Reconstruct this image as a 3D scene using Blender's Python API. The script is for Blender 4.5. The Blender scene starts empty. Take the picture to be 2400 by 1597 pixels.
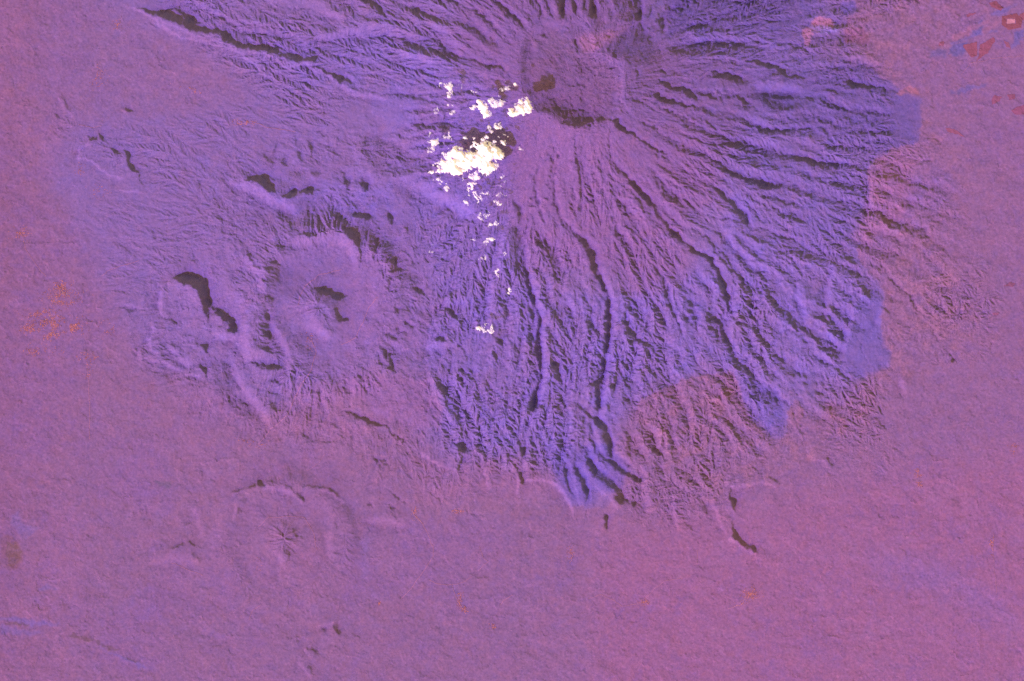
import bpy, math
import numpy as np

# ------------------------------------------------------------------ camera, world, sun
sc = bpy.context.scene
K = 102.4 / 2400.0                       # one photo pixel of ground = K units
CAM_Z = 1400.0
cam = bpy.data.objects.new('camera', bpy.data.cameras.new('camera'))
sc.collection.objects.link(cam)
cam.location = (0, 0, CAM_Z)
cam.data.sensor_width = 36.0
cam.data.lens = 36.0 * CAM_Z / 102.4
cam.data.clip_start = 10.0
cam.data.clip_end = 20000.0
sc.camera = cam

SUN_EL = 40.0
LX, LY = -0.68, -0.73                    # horizontal direction towards the sun (x right, y up in the picture)
_n = math.hypot(LX, LY); LX /= _n; LY /= _n
world = bpy.data.worlds.new('World')
sc.world = world
world.use_nodes = True
wn = world.node_tree
wn.nodes.clear()
wo = wn.nodes.new('ShaderNodeOutputWorld')
bg = wn.nodes.new('ShaderNodeBackground')
sky = wn.nodes.new('ShaderNodeTexSky')
sky.sky_type = 'NISHITA'
sky.sun_disc = False
sky.sun_elevation = math.radians(SUN_EL)
sky.sun_rotation = math.atan2(LX, LY)
mul = wn.nodes.new('ShaderNodeMix')
mul.data_type = 'RGBA'; mul.blend_type = 'MULTIPLY'
mul.inputs[0].default_value = 1.0
mul.inputs[7].default_value = (3.2, 2.75, 0.75, 1)     # infrared band: the scattered light is warm, not blue
wn.links.new(sky.outputs[0], mul.inputs[6])
wn.links.new(mul.outputs[2], bg.inputs[0])
bg.inputs[1].default_value = 0.15
wn.links.new(bg.outputs[0], wo.inputs[0])

sun = bpy.data.lights.new('sun', 'SUN')
sun.energy = 4.9
sun.angle = math.radians(0.5)
sun.color = (0.60, 0.52, 1.18)
so = bpy.data.objects.new('sun', sun)
sc.collection.objects.link(so)
e = math.radians(SUN_EL)
from mathutils import Vector
so.rotation_euler = Vector((LX * math.cos(e), LY * math.cos(e), math.sin(e))).to_track_quat('Z', 'Y').to_euler()

sc.view_settings.view_transform = 'Standard'
sc.view_settings.look = 'None'
sc.view_settings.exposure = 0.35
sc.view_settings.gamma = 1.0
sc.cycles.use_denoising = False
sc.cycles.max_bounces = 4
sc.cycles.transparent_max_bounces = 16

# ------------------------------------------------------------------ ground grid (photo pixels, Y down)
STEP = 1.75
GX = np.arange(-260, 2660.1, STEP, dtype=np.float32)
GY = np.arange(-200, 1800.1, STEP, dtype=np.float32)
NX, NY = len(GX), len(GY)
XX, YY = np.meshgrid(GX, GY)
rng = np.random.default_rng(7)

def ix(x): return (x - GX[0]) / STEP
def iy(y): return (y - GY[0]) / STEP

def noise(X, Y, period, seed):
    r = np.random.default_rng(seed).random((256, 256), dtype=np.float32) * 2 - 1
    x = X / period + 37.3; y = Y / period + 19.1
    xi = np.floor(x).astype(np.int32); yi = np.floor(y).astype(np.int32)
    fx = x - xi; fy = y - yi
    fx = fx * fx * fx * (fx * (fx * 6 - 15) + 10); fy = fy * fy * fy * (fy * (fy * 6 - 15) + 10)
    a = r[yi & 255, xi & 255]; b = r[yi & 255, (xi + 1) & 255]
    c = r[(yi + 1) & 255, xi & 255]; d = r[(yi + 1) & 255, (xi + 1) & 255]
    return (a + (b - a) * fx) * (1 - fy) + (c + (d - c) * fx) * fy

def fbm(X, Y, period, octs, seed, gain=0.5):
    t = 0.0; a = 1.0; s = 0.0
    for o in range(octs):
        t = t + a * noise(X + 13.7 * o, Y - 7.9 * o, period / 2 ** o, seed + o); s += a; a *= gain
    return t / s

FY = np.fft.fftfreq(NY)[:, None] * 2 * np.pi / STEP
FX = np.fft.rfftfreq(NX)[None, :] * 2 * np.pi / STEP
def blur(A, s):
    return np.fft.irfft2(np.fft.rfft2(A) * np.exp(-0.5 * s * s * (FX ** 2 + FY ** 2)), s=A.shape).astype(np.float32)

TILE = {'a': (0, 0, .34), 'b': (800, 0, .34), 'c': (1600, 0, .34), 'd': (0, 533, .34), 'e': (800, 533, .34),
        'f': (1600, 533, .34), 'g': (0, 1064, .34), 'h': (800, 1064, .34), 'i': (1600, 1064, .34),
        'k': (1150, 0, .2551), 'm': (980, 160, .1531), 'n': (980, 380, .1531), 'F': (0, 0, 1.0), 'V': (0, 0, 1.0187)}
def pts(tile, s):
    x0, y0, k = TILE[tile]
    out = []; w = 14.0
    for t in s.split():
        q = [float(v) for v in t.split(',')]
        if len(q) > 2: w = q[2] * 1.05
        out.append((x0 + q[0] * k, y0 + q[1] * k, w * k))
    return out

# domain warp that makes traced lines ragged like real scarps
WX = fbm(XX, YY, 26, 3, 501) * 5.0 + fbm(XX, YY, 8, 2, 511) * 5.0
WY = fbm(XX, YY, 26, 3, 601) * 5.0 + fbm(XX, YY, 8, 2, 611) * 5.0

def stroke(G, P, val, mode, soft=0.45, minw=2.2):
    """paint a tapering line into G: mode -1 keeps the minimum, +1 the maximum"""
    for (x0, y0, w0), (x1, y1, w1) in zip(P[:-1], P[1:]):
        w0 = max(w0, minw); w1 = max(w1, minw)
        m = max(w0, w1) * 1.5 + 9
        a = int(max(0, ix(min(x0, x1) - m))); b = int(min(NX, ix(max(x0, x1) + m) + 2))
        c = int(max(0, iy(min(y0, y1) - m))); d = int(min(NY, iy(max(y0, y1) + m) + 2))
        if a >= b or c >= d: continue
        X = XX[c:d, a:b] + WX[c:d, a:b]; Y = YY[c:d, a:b] + WY[c:d, a:b]
        dx, dy = x1 - x0, y1 - y0
        L = dx * dx + dy * dy + 1e-6
        t = np.clip(((X - x0) * dx + (Y - y0) * dy) / L, 0, 1)
        D = np.hypot(X - x0 - t * dx, Y - y0 - t * dy)
        w = (w0 + (w1 - w0) * t) * 0.5
        v = val * np.clip((w * (1 + soft) - D) / (w * 2 * soft + 0.8), 0, 1)
        G[c:d, a:b] = np.minimum(G[c:d, a:b], v) if mode < 0 else np.maximum(G[c:d, a:b], v)

def inside(P, warp=True):
    xs = [p[0] for p in P]; ys = [p[1] for p in P]
    a = int(max(0, ix(min(xs) - 8))); b = int(min(NX, ix(max(xs) + 8) + 2))
    c = int(max(0, iy(min(ys) - 8))); d = int(min(NY, iy(max(ys) + 8) + 2))
    M = np.zeros((NY, NX), np.float32)
    if a >= b or c >= d: return M
    X = XX[c:d, a:b]; Y = YY[c:d, a:b]
    if warp: X = X + WX[c:d, a:b]; Y = Y + WY[c:d, a:b]
    r = np.zeros(X.shape, bool)
    n = len(P)
    for i in range(n):
        x0, y0 = P[i][:2]; x1, y1 = P[(i + 1) % n][:2]
        if y0 == y1: continue
        r ^= ((y0 > Y) != (y1 > Y)) & (X < (x1 - x0) * (Y - y0) / (y1 - y0) + x0)
    M[c:d, a:b] = r
    return M

def mask(tile, s, soft):
    m = inside(pts(tile, s))
    return np.clip(blur(m, soft), 0, 1) if soft > 0 else m

# ------------------------------------------------------------------ traced relief: slope along the light
GD = np.zeros((NY, NX), np.float32)      # falls away from the sun
GB = np.zeros((NY, NX), np.float32)      # faces the sun

DARK = """
a -1.0 930,45,12 1020,75,22 1110,95,36 1200,125,46 1270,160,55 1340,195,40 1430,215,28 1500,215,28 1540,255,38 1600,290,38 1690,325,32 1800,340,32 1900,360,38 2000,395,38 2100,410,35 2165,415,45 2180,440
a -1.0 1110,80,25 1200,65,22 1260,85,32 1290,130,45 1340,155,28 1390,160,18
a -.5 1250,0,12 1320,60,12 1380,100
a -.8 1410,150,18 1470,125,14 1540,140,20 1600,180,20 1680,235,20 1800,250,14 1950,270,14 2050,330,14 2130,370,18 2200,350,12 2300,360
a -1.0 2200,480,28 2280,505,22 2340,545,40 2400,560,25
a -.9 870,765,16 905,775
a -.7 410,665,10 440,700,12 470,750,12 500,795,8
a -.7 370,780,12 395,810
a -.5 330,950,12 360,975
a -.5 200,880,8 225,895
a -1 615,963,14 660,960,16
a -1 690,930,30 700,960,30 720,995,24
a -1 755,1010,18 800,1040,22 840,1050,10
a -1 860,1040,24 880,1100,28 910,1160,24 950,1200,14 985,1260,10
a -1 1690,1250,14 1750,1250,24 1800,1250,45 1840,1290,50 1890,1320,34
a -1 1970,1350,28 2020,1335,40
a -1 2060,1330,24 2130,1315,38 2210,1305,34
a -.8 2160,1195,24 2200,1200
a -.9 1830,1060,24 1850,1100,40 1880,1140,40
a -.9 1960,1060,20 1950,1100,40 1990,1150,40
a -.9 2030,1035,26 2060,1080,32 2100,1120,14
a -.9 2120,960,30 2150,1010,40 2160,1080,25
a -.8 1890,1000,14 1900,1050,18
a -.8 2030,940,14 2050,980
a -.9 2150,820,14 2180,840
a -.8 2200,920,14 2240,945
a -.8 2030,770,14 2110,785,12 2160,820,15
a -.7 2220,740,10 2245,790
a -.8 1350,1240,18 1380,1260 1370,1330,10
a -.5 1340,900,8 1380,945 1410,955
a -.5 2070,70,14 2150,80,10
b -.75 100,0,18 200,20,32 260,60,34 310,130,20
b -.9 345,262,18 420,272,26 480,310,40 530,350,28 550,300,12 620,280,15 680,300,20 710,350,15 760,390,15 830,400,15 900,420,20 960,450,22 1040,470,26 1110,480,20 1160,520,15
b -.75 430,40,14 530,90,35 640,120,20 700,140,12
b -.7 700,10,14 800,30,18 900,80,22 980,120,22 1030,170,20 1060,200,14
b -.7 840,180,18 930,210,25 990,270,25 1040,310,20 1090,330,12
b -.5 50,410,10 150,395 200,420 350,430
b -.5 180,440,12 280,415,12 360,425 460,440
b -.8 0,540,20 50,560,24 80,575,10
b -.6 220,650,10 400,660,15 470,670,20 560,690,20 650,700,20
b -.9 480,870,14 560,875,22
b -.6 600,850,10 700,860,22 790,860,30
b -.8 100,1480,25 180,1500,40
b -.8 330,1490,30 340,1530,30
b -.8 0,1180,20 30,1260,34 40,1310,34
b -.6 160,1260,60 170,1290,50
b -.6 1480,1000,12 1490,1100,12 1470,1200,12 1460,1330,18 1465,1420,28 1500,1500,22 1560,1568,22
b -.7 1330,1330,15 1350,1400,22 1390,1530,22 1400,1568
b -.75 1190,1330,20 1185,1400,20 1220,1450,32 1230,1500,32 1240,1568,26
b -.7 1605,1080,16 1625,1150,15 1640,1230,15 1645,1330,15 1640,1430,20 1655,1568,15
b -.9 1840,1050,10 1860,1100,18 1900,1170,20 1950,1200,22 2000,1260,26 2050,1330,32 2110,1390,36 2160,1440,36 2190,1500,32 2230,1540,32 2260,1568,28
b -.6 1720,1180,12 1740,1260,10
b -.6 1850,1490,14 1870,1530
b -.65 2100,1150,14 2200,1220,14 2300,1290,16 2353,1330
b -.65 2150,1310,12 2250,1350,16 2353,1420,16
b -.5 2110,1170,10 2180,1240 2330,1370
k -.85 40,20,22 110,70,30 190,150,32 260,240,34 335,300,36
k -.7 0,215,40 30,250,24
k -.6 120,220,12 200,300,30 230,350,12
k -.7 0,360,30 50,400,24
k -.7 290,0,18 310,110,14 340,150,20 400,240,10
k -.8 415,0,26 440,110,38 450,200,15
k -.8 500,0,34 515,60,30 540,140,20 575,190,10
k -.95 640,0,44 650,150,50
k -.9 755,0,44 770,80,46 785,150,34
k -.6 840,0,14 880,120,14
k -.9 935,0,46 920,145,56
k -.85 1225,0,40 1195,100,22 1160,170,18
k -1 1365,85,70 1345,170,52 1320,200,20
k -.6 420,310,18 470,320,24 530,360,18
k -.5 590,300,12 700,300,18 760,290,12
k -.5 640,240,12 720,270,12
k -.7 730,360,14 770,400,22 790,480,14
k -.8 960,430,18 1000,395
k -.8 1010,390,15 1035,350
k -.8 1060,330,20 1095,348
k -.8 1120,300,20 1165,285
k -.7 950,445,14 985,452
k -.9 1330,290,60 1340,340,50 1310,400,28
k -.8 1380,240,20 1400,300,20
k -.8 1200,370,14 1180,430
k -.8 1250,430,14 1270,500
k -.8 1070,470,14 1075,540
k -.9 1130,460,28 1145,520,35
k -.7 1010,490,15 1020,530
k -.8 1440,360,20 1460,420,25
k -.9 1370,430,28 1380,500,40 1410,535,28
k -.8 1235,560,22 1290,600,34
k -.6 1530,430,12 1545,560
k -1 1335,652,20 1350,690,34
k -.85 1550,660,28 1605,690,20
k -.7 890,620,18 940,680,25 970,720,15
k -.7 1100,630,18 1160,660,20
k -.7 735,900,14 735,980,20 750,1030,15
k -.7 1040,830,14 1090,850,14
k -.6 950,1020,14 1000,1060,10
k -.5 620,920,28 690,920,18
k -.6 1060,900,12 1110,950,15 1150,970,20
k -.5 1190,800,12 1190,960,18
k -.8 400,980,18 430,1040,20
k -.8 480,1040,18 570,1075,25 640,1110,15 720,1150,25 800,1170,20 880,1135,14 960,1110,10 1050,1090,12
k -.8 435,1080,12 440,1180,15 425,1280,15 410,1380,10 395,1500,8
k -.8 760,1240,18 775,1320,18 770,1400,15 790,1500,15 810,1568,12
k -.7 900,1150,16 920,1200,14
k -.7 1075,1160,14 1090,1230,20 1085,1300,15 1090,1420,12 1130,1500,12 1170,1568,15
k -.95 1090,1100,25 1150,1110,45 1170,1170,50 1220,1210,50 1300,1230,30 1380,1300,25 1450,1340,25 1520,1380,20 1560,1420,20 1620,1435,12
k -.8 1340,1090,28 1400,1140,25 1500,1180,25 1560,1230,12 1700,1320,10
k -.7 1240,910,32 1320,930,30 1400,970,30
k -.8 1480,940,15 1560,1000,20 1640,1040,20 1720,1050,12 1830,1120,12 1940,1180,15 2060,1260,15 2180,1290,22 2352,1300,20
k -.9 1480,870,28 1550,910,34 1640,950,35 1720,970,35 1800,990,22 1880,990,14
k -.9 1520,740,28 1580,770,34 1640,810,35 1720,830,30 1800,850,40 1860,900,30 1900,940,12
k -.6 1640,450,14 1740,430,20 1850,440,15 1950,410,15 2100,380,18 2230,390,25 2280,440,40 2352,440,30
k -.7 1880,720,12 1960,680,18 2040,670,15 2150,690,25 2250,720,25 2352,750,20
k -.8 2300,910,30 2352,950,40
k -.7 2040,1480,18 2100,1520,20 2160,1550,14
k -.6 1480,60,14 1450,170,24
k -.45 1560,200,60 1570,290,60
c -.9 330,300,18 350,320,30 420,330,22 520,333,12
c -.9 410,435,25 500,435,30 560,455,35 620,460,30 670,490,35 710,530,26 800,530,22 860,550,25
c -.9 0,640,30 40,670,40 80,700,20
c -.7 0,740,14 70,745
c -.9 530,655,12 600,665,25 700,685,35 800,670,20 860,680,25 900,680,20
c -.6 400,680,12 430,740
c -.75 1110,445,12 1180,460,12 1260,460,12 1330,465,10
c -1 1110,550,12 1140,570,30 1200,605,24 1270,615,16 1380,610,15 1385,635,20
c -.8 820,340,12 860,360,18
c -.9 1060,260,20 1090,310,20 1115,325
c -.7 0,820,12 60,850,15 130,880,18 200,930,15 260,965,12 330,970,15 420,975,12
c -.75 540,905,20 620,900,30 700,900,25 800,890,20 880,900,15 940,880,10 980,920,18 1010,970,20 1050,1000,15
c -.6 420,1040,20 450,1080,35 500,1110,45 600,1100,25 700,1090,30 850,1110,20 950,1120,20 1080,1150,18
c -.95 200,1100,20 260,1140,22 330,1200,25 400,1240,30 480,1260,40 560,1290,45 640,1300,40 690,1270,35
c -.95 210,1280,14 250,1340,25 320,1390,40 380,1440,50 420,1500,40 450,1540,30
c -.8 0,1370,10 60,1430,14 130,1470,14 210,1500,16 300,1520,18 400,1530,20 470,1550,25
c -.6 100,1160,15 160,1200,15 240,1215,12
c -.6 940,660,10 1000,700,14 1060,740,12 1120,760
c -.6 1200,740,14 1280,770 1330,780
c -.8 1200,780,12 1270,820,20 1320,880,18
c -.6 1100,870,12 1170,900,12 1220,950,15 1290,1010,12 1340,1050,12
c -.6 1080,990,14 1140,1000,15 1200,1010,12
c -.8 1700,960,12 1780,975,12
c -.9 980,1170,15 1050,1190,22 1110,1190,15
c -.75 630,1330,12 660,1380,20 720,1410,25 800,1410,20
c -.6 1380,1150,24 1400,1200,40 1480,1210,50
c -.9 1620,1120,12 1700,1112,12
c -.7 1390,1510,10 1430,1530,16 1500,1530
c -.5 700,1040,14 760,1080 820,1085
c -.6 370,580,20 430,640,12
c -.6 450,1180,10 600,1230,12
c -.5 1080,250,12 1180,300
c -.5 560,1440,10 640,1480 760,1490
c -.6 1000,1230,12 1100,1210 1180,1220
c -.6 1120,590,10 1060,570
c -.6 640,1170,12 750,1200 830,1190
c -.5 850,1250,12 940,1240 1010,1280
c -.5 1090,1310,12 1180,1330 1250,1340
c -.5 1190,1260,10 1290,1240
c -.6 1100,1390,12 1200,1410 1240,1450
e -.7 1190,0,60 1200,80,70 1200,180,60 1220,280,50
e -.95 1255,100,10 1265,250,14 1280,330,18 1290,420,20 1330,520,18 1360,600,20 1370,700,15 1350,800,34 1340,860,42 1360,950,20 1380,1030,15 1350,1100,18 1325,1160,46 1320,1230,50 1300,1290,34
e -.8 1570,0,30 1620,60,30 1680,120,45 1720,180,50 1730,260,45 1760,320,30 1790,390,28 1815,455,34
e -1 1735,240,12 1760,320,14 1800,410,16 1828,455,20
e -.9 1840,480,10 1835,540,16 1840,600,25 1845,680,20 1840,740,25 1820,800,30 1810,880,30 1800,1000,25 1780,1080,40 1770,1180,40 1770,1280,40
e -.95 2230,0,28 2290,50,40 2353,100,36
e -.8 2110,240,15 2160,290,20 2210,330,25 2230,400,25 2250,480,20 2270,560,20 2310,640,20 2353,760,20
e -.7 1880,0,24 1900,60,18
e -.6 1400,100,40 1430,160,40 1460,220,30 1500,300,15 1550,370,12
e -.7 1490,520,14 1470,580,26 1500,640,20
e -.7 1690,600,14 1740,700,20 1790,750,20
e -.85 1940,510,10 1960,560,14 1940,650,15 1980,720,30 2030,770,30 2080,800,25 2150,830,20 2180,880,20
e -.8 2035,560,12 2040,620,14 2030,730,12
e -.7 2060,620,14 2110,610,15 2160,640,15
e -.7 2060,690,12 2120,720,12
e -.8 1700,1090,18 1760,1080,32
e -.75 1600,1190,20 1660,1240,26 1720,1300,30 1780,1350,40 1820,1400,45 1830,1480,45 1860,1550,40 1870,1580
e -.75 1450,900,34 1470,960,42 1490,1020,35 1500,1070,20
e -.6 1430,710,30 1460,780,20
e -.8 640,1030,12 680,1110,15 720,1170,22 740,1240,22 780,1290,30 800,1350,32
e -.95 780,1490,24 830,1520,50 880,1540,42
e -.95 1210,1480,24 1240,1540,30 1250,1580,30
e -.8 800,800,20 850,850,25 870,930,18
e -.8 640,760,20 680,780,30 720,770,18
e -.8 370,540,14 390,570,30
e -.9 490,400,14 540,440,35 585,462,14
e -.9 360,200,20 360,260,25 375,290,12
e -.8 330,350,20 330,430,15
e -.7 490,240,20 510,270,14
e -.8 735,570,18 790,620,26
e -.8 440,640,14 490,690,20
e -.8 380,700,14 440,740,26
e -.8 300,740,26 370,770,30
e -.9 240,850,12 260,930,20 280,1000,20
e -.9 300,840,15 305,900,14
e -.9 330,880,14 340,950,30 370,1010,26
e -.8 110,1010,14 150,1060,24
e -.8 20,1110,14 60,1150,24
e -.7 0,1255,14 60,1280,20 130,1320,26 200,1345,26 300,1370,15 400,1450,14 480,1520,10
e -1 0,15,44 60,40,46 100,90,30 120,150,22 130,220,12
e -.9 240,100,20 220,170,18
e -.7 430,10,14 460,20
e -.6 130,940,12 190,990,14 230,1020
e -.5 880,0,10 900,90
e -.7 940,230,8 960,330,8
e -.6 1180,470,14 1200,520,20
e -.7 1290,540,20 1310,620,24
e -.8 1300,740,26 1320,780,22
e -.6 1390,250,10 1440,300 1450,380
e -.5 1390,330,10 1470,420 1540,500
e -.6 1150,760,12 1200,830 1240,900,16 1260,960
e -.6 960,1020,10 1040,1110 1120,1180 1210,1300
e -.6 1020,1280,14 1060,1350 1110,1430 1160,1500
e -.6 1110,1100,10 1160,1180 1210,1260
e -.6 940,1150,10 1000,1180
e -.7 1620,800,10 1640,880 1700,960 1760,1030
e -.6 1700,820,10 1740,900 1780,960
e -.6 1560,860,12 1600,960
e -.6 1500,1130,14 1540,1250 1600,1330 1640,1400
e -.55 1600,1400,20 1640,1500 1660,1568
e -.55 1420,1330,16 1430,1450 1440,1568
e -.55 1700,1420,20 1740,1500 1760,1568
e -.6 1880,900,14 1920,1000 1960,1090 2010,1160,12
e -.6 1900,780,10 1960,860 2000,960 2060,1050
e -.6 2100,920,14 2150,1010 2200,1080
e -.6 2190,900,14 2260,960 2310,1030 2353,1070
e -.6 1890,1180,10 1900,1270 1940,1330
e -.5 1990,1230,12 2080,1300 2150,1350
e -.5 2080,1150,12 2140,1230 2200,1300
e -.55 2200,1200,14 2250,1330 2300,1450
e -.55 1920,60,10 1960,160 2030,210
e -.55 2030,0,10 2060,90 2100,150
e -.6 2130,60,10 2200,170 2260,220
e -.6 2290,170,12 2320,230 2353,260
f -.95 0,100,20 60,150,26 130,190,24 200,240,25 240,290,32 260,350,30 280,420,36 300,500,42 320,590,36
f -.8 265,640,20 280,720,35 300,790,34 340,870,25 400,950,22 480,1030,20 560,1110,18 620,1190,15 700,1260,12
f -.9 510,0,20 600,30,20 680,70,20 740,80,25 800,120,20 860,160,15 930,190,10
f -.8 960,130,14 1060,125,14 1150,150,12 1200,160
f -.8 90,0,18 150,60,20 200,130,20 250,200,15 330,300,15 390,350,12
f -.6 420,420,10 480,440,14 560,455,14 600,460
f -.6 420,680,12 500,700,12 570,710,12 640,760
f -.6 700,700,10 760,730,12 820,760,15 870,820,15 860,870,20
f -.7 800,890,12 840,940,14 860,980
f -.8 900,900,14 1000,940,15 1080,990,20 1130,1040,20 1180,1080,14
f -.6 940,960,10 1010,980 1080,1000
f -.75 1360,220,14 1400,330,14 1450,390,18 1500,435,15 1560,480,18 1600,540,15 1660,600,10 1700,680,8 1750,760,8 1810,830,8
f -1 1850,870,18 1870,920,18 1885,940,8
f -.8 1380,560,12 1420,590
f -.8 2110,800,12 2120,870,12
f -.9 1350,1225,14 1380,1290,20 1390,1310
f -.9 1350,1330,15 1370,1370,20 1410,1400,12
f -.7 1490,1150,14 1510,1190
f -.8 1230,1420,12 1230,1450
f -.7 740,1270,14 790,1330,12 820,1420,12 850,1530,12
f -.55 240,1340,10 250,1370 300,1450 370,1530
f -.5 0,1200,12 50,1380,14 100,1400
f -.6 0,380,20 60,440,22 130,480
f -.6 150,440,12 200,520 240,600 250,680
f -.6 60,650,12 110,740 170,830 210,920
f -.5 450,60,12 520,110 600,130
f -.5 560,250,14 640,240 720,260
f -.5 500,340,12 600,370 680,420
f -.5 700,170,10 760,210
f -.6 840,380,12 860,440 900,460
f -.5 820,330,8 900,350 990,340
f -.5 600,500,10 640,600 700,680
f -.5 720,560,10 760,640
f -.5 940,640,10 1010,660 1080,690
f -.5 1210,690,14 1260,715
f -.5 1200,780,10 1240,880 1280,960
f -.6 1000,830,10 1040,880 1080,910
f -.5 560,850,10 610,980 660,1050
f -.5 470,640,10 540,680 590,740
f -.5 760,1110,14 790,1160
f -.5 1680,1260,6 1740,1340
f -.5 900,1110,16 960,1150 1010,1190
f -.5 1080,1080,12 1130,1140
i -1 340,240,20 325,290,12 350,340,44 365,390,20
i -1 335,465,12 350,520,22 355,570,22 410,620,22 480,645,24 505,690,10
i -.9 590,150,18 640,180,25 660,210,12
i -.8 0,480,22 50,505,30 80,530,14
i -.9 1000,30,15 1040,80,15
i -.6 450,90,12 540,130,20
i -.6 110,300,15 150,360,28 200,470,24
i -.5 0,60,14 60,110 130,160 250,180
i -.5 380,60,12 400,150 430,210
i -.5 150,30,12 220,90 290,110
h -1 1215,100,15 1240,180,26 1245,205,14
h -.9 835,20,12 800,115,14
h -.75 1530,0,20 1540,100,22 1560,200,22 1600,290,22
h -.75 1600,0,24 1620,110,30 1660,170,35 1690,250,30 1680,330,18
h -.85 1690,0,30 1700,60,35 1760,130,40 1830,180,40 1880,230,30 1940,300,26 1990,350,18
h -.85 1780,0,36 1860,60,30 1930,120,34 2000,160,30 2060,200,26
h -.95 1890,305,26 1930,335,30
h -.9 1800,390,18 1830,450,26 1830,520,16
h -.6 1680,380,8 1690,470,8
h -.9 2010,345,22 2030,330
h -.75 560,160,8 620,165,12 680,170,8 685,210,8
h -.7 230,30,12 270,90,16
h -.7 240,20,10 300,60,20 330,80,12
h -.7 300,240,10 370,300,12 450,350,12
h -.7 310,360,12 380,370,12
h -.7 590,250,8 650,300,8 700,350,8
h -.5 1400,0,12 1420,90 1440,180
h -.6 190,350,12 220,370
h -.6 1480,60,10 1500,160
h -.6 870,0,8 960,90 1000,200
h -.5 2150,100,12 2220,140
h -.5 1960,60,10 2000,100
h -.5 800,390,8 900,410 1000,430
d -1 1440,560,16 1445,640,12 1450,680,8
d -.8 1500,680,12 1555,680,16
d -1 1385,800,20 1420,830,44 1430,880,30
d -1 1385,950,40 1410,990,34 1420,1030,14
d -.8 1640,400,12 1680,450,15 1720,500,20 1760,530,12
d -.95 1830,600,45 1850,625,30
d -.85 1780,670,12 1840,680,25
d -.95 1790,700,20 1840,735,36 1860,775,20
d -.85 1760,815,20 1840,840,35 1900,880,20
d -.95 1750,930,30 1830,960,40 1900,980,35 1940,960,20
d -.85 1840,1040,20 1900,1070,25 1940,1100,10
d -.85 1850,1130,14 1900,1160,25 1930,1180
d -.85 1850,1190,14 1890,1230,35 1930,1265,30
d -.8 1850,480,26 1890,505,20
d -.85 1830,290,30 1870,285,26
d -.8 1815,380,26 1850,385,16
d -.7 1730,230,12 1790,290,12
d -.7 1700,140,12 1720,200,12
d -.85 1865,245,30 1905,238,20
d -.8 1910,110,40 1945,145,36
d -.8 2060,40,14 2120,45,26 2180,60,20
d -.95 2150,430,26 2200,445,28 2260,455,28 2320,480,46 2380,475,44
d -.6 2270,330,14 2310,320,20
d -1 2325,575,36 2330,630,30 2390,650,50
d -.7 1040,20,12 1080,80,12
d -.6 1110,50,10 1140,90,12
d -.6 790,110,12 850,130,20 900,170,15 940,210
d -.7 830,545,10 880,575,15 950,582,15
d -.7 1520,930,14 1580,970,16
d -.7 1620,1180,14 1680,1220,15 1750,1235
d -.7 1150,640,26 1200,655,25
d -.6 2010,1050,12 2060,1080,12
d -.8 2240,1000,18 2290,1060,26
d -.7 2140,1110,12 2200,1150,14
d -.7 2070,1390,12 2130,1470,22 2200,1480,22 2300,1480,22
d -.7 2250,1330,14 2330,1380,20
d -.6 2080,1300,10 2150,1330
d -.7 1470,1100,10 1500,1180 1540,1230
d -.7 1620,1080,14 1660,1130
d -.6 1600,1250,10 1700,1300 1740,1300
d -.6 1580,380,10 1620,430 1660,460
d -.6 1540,60,10 1600,110 1640,180
d -.6 1310,50,10 1360,90
d -.6 2200,650,14 2250,680
d -.6 2120,520,12 2200,560
d -.6 2250,690,14 2300,720
d -.6 1350,790,10 1400,850
d -.5 1250,700,10 1330,770 1380,830
d -.5 1180,760,10 1260,850 1300,880
d -.5 1120,800,10 1180,880 1260,900
d -.5 1550,1080,14 1600,1160
d -.5 1460,20,8 1500,100
g -.8 1600,258,10 1690,230,18
g -.95 1725,225,26 1750,215
g -.95 1790,205,24 1830,215,20
g -.8 1850,190,12 1890,185
g -.9 1960,208,16 2000,218,20 2030,260,14
g -1 2015,262,22 2060,285,38 2095,325,26
g -.8 2080,230,12 2130,225,14 2200,215,14 2280,240,12 2330,280,18 2353,300
g -.85 1660,325,22 1695,322
g -.8 1645,365,18 1650,400
g -.9 2038,520,22 2045,575,24
g -.7 2075,580,10 2085,582
g -.9 1950,630,12 1985,690,22 1980,760,12
g -.7 2082,630,10 2090,632
g -.85 1195,645,20 1260,630,24
g -.95 1315,600,16 1340,622,20
g -.7 1270,490,14 1310,480
g -.7 920,322,14 990,312,14
g -.6 1170,230,10 1130,310,8 1100,330
g -.9 2315,1185,30 2335,1235,26
g -.8 2235,1205,20 2250,1225
g -.8 2040,1275,14 2045,1305
g -.7 2120,1335,16 2190,1375,22
g -.9 2135,1480,20 2155,1520,14
g -.8 2310,680,14 2345,690
g -.6 2300,440,14 2330,500
g -.5 2310,1310,20 2330,1330
g -.5 1340,700,20 1390,740
g -.5 2010,650,10 2030,700
"""
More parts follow.
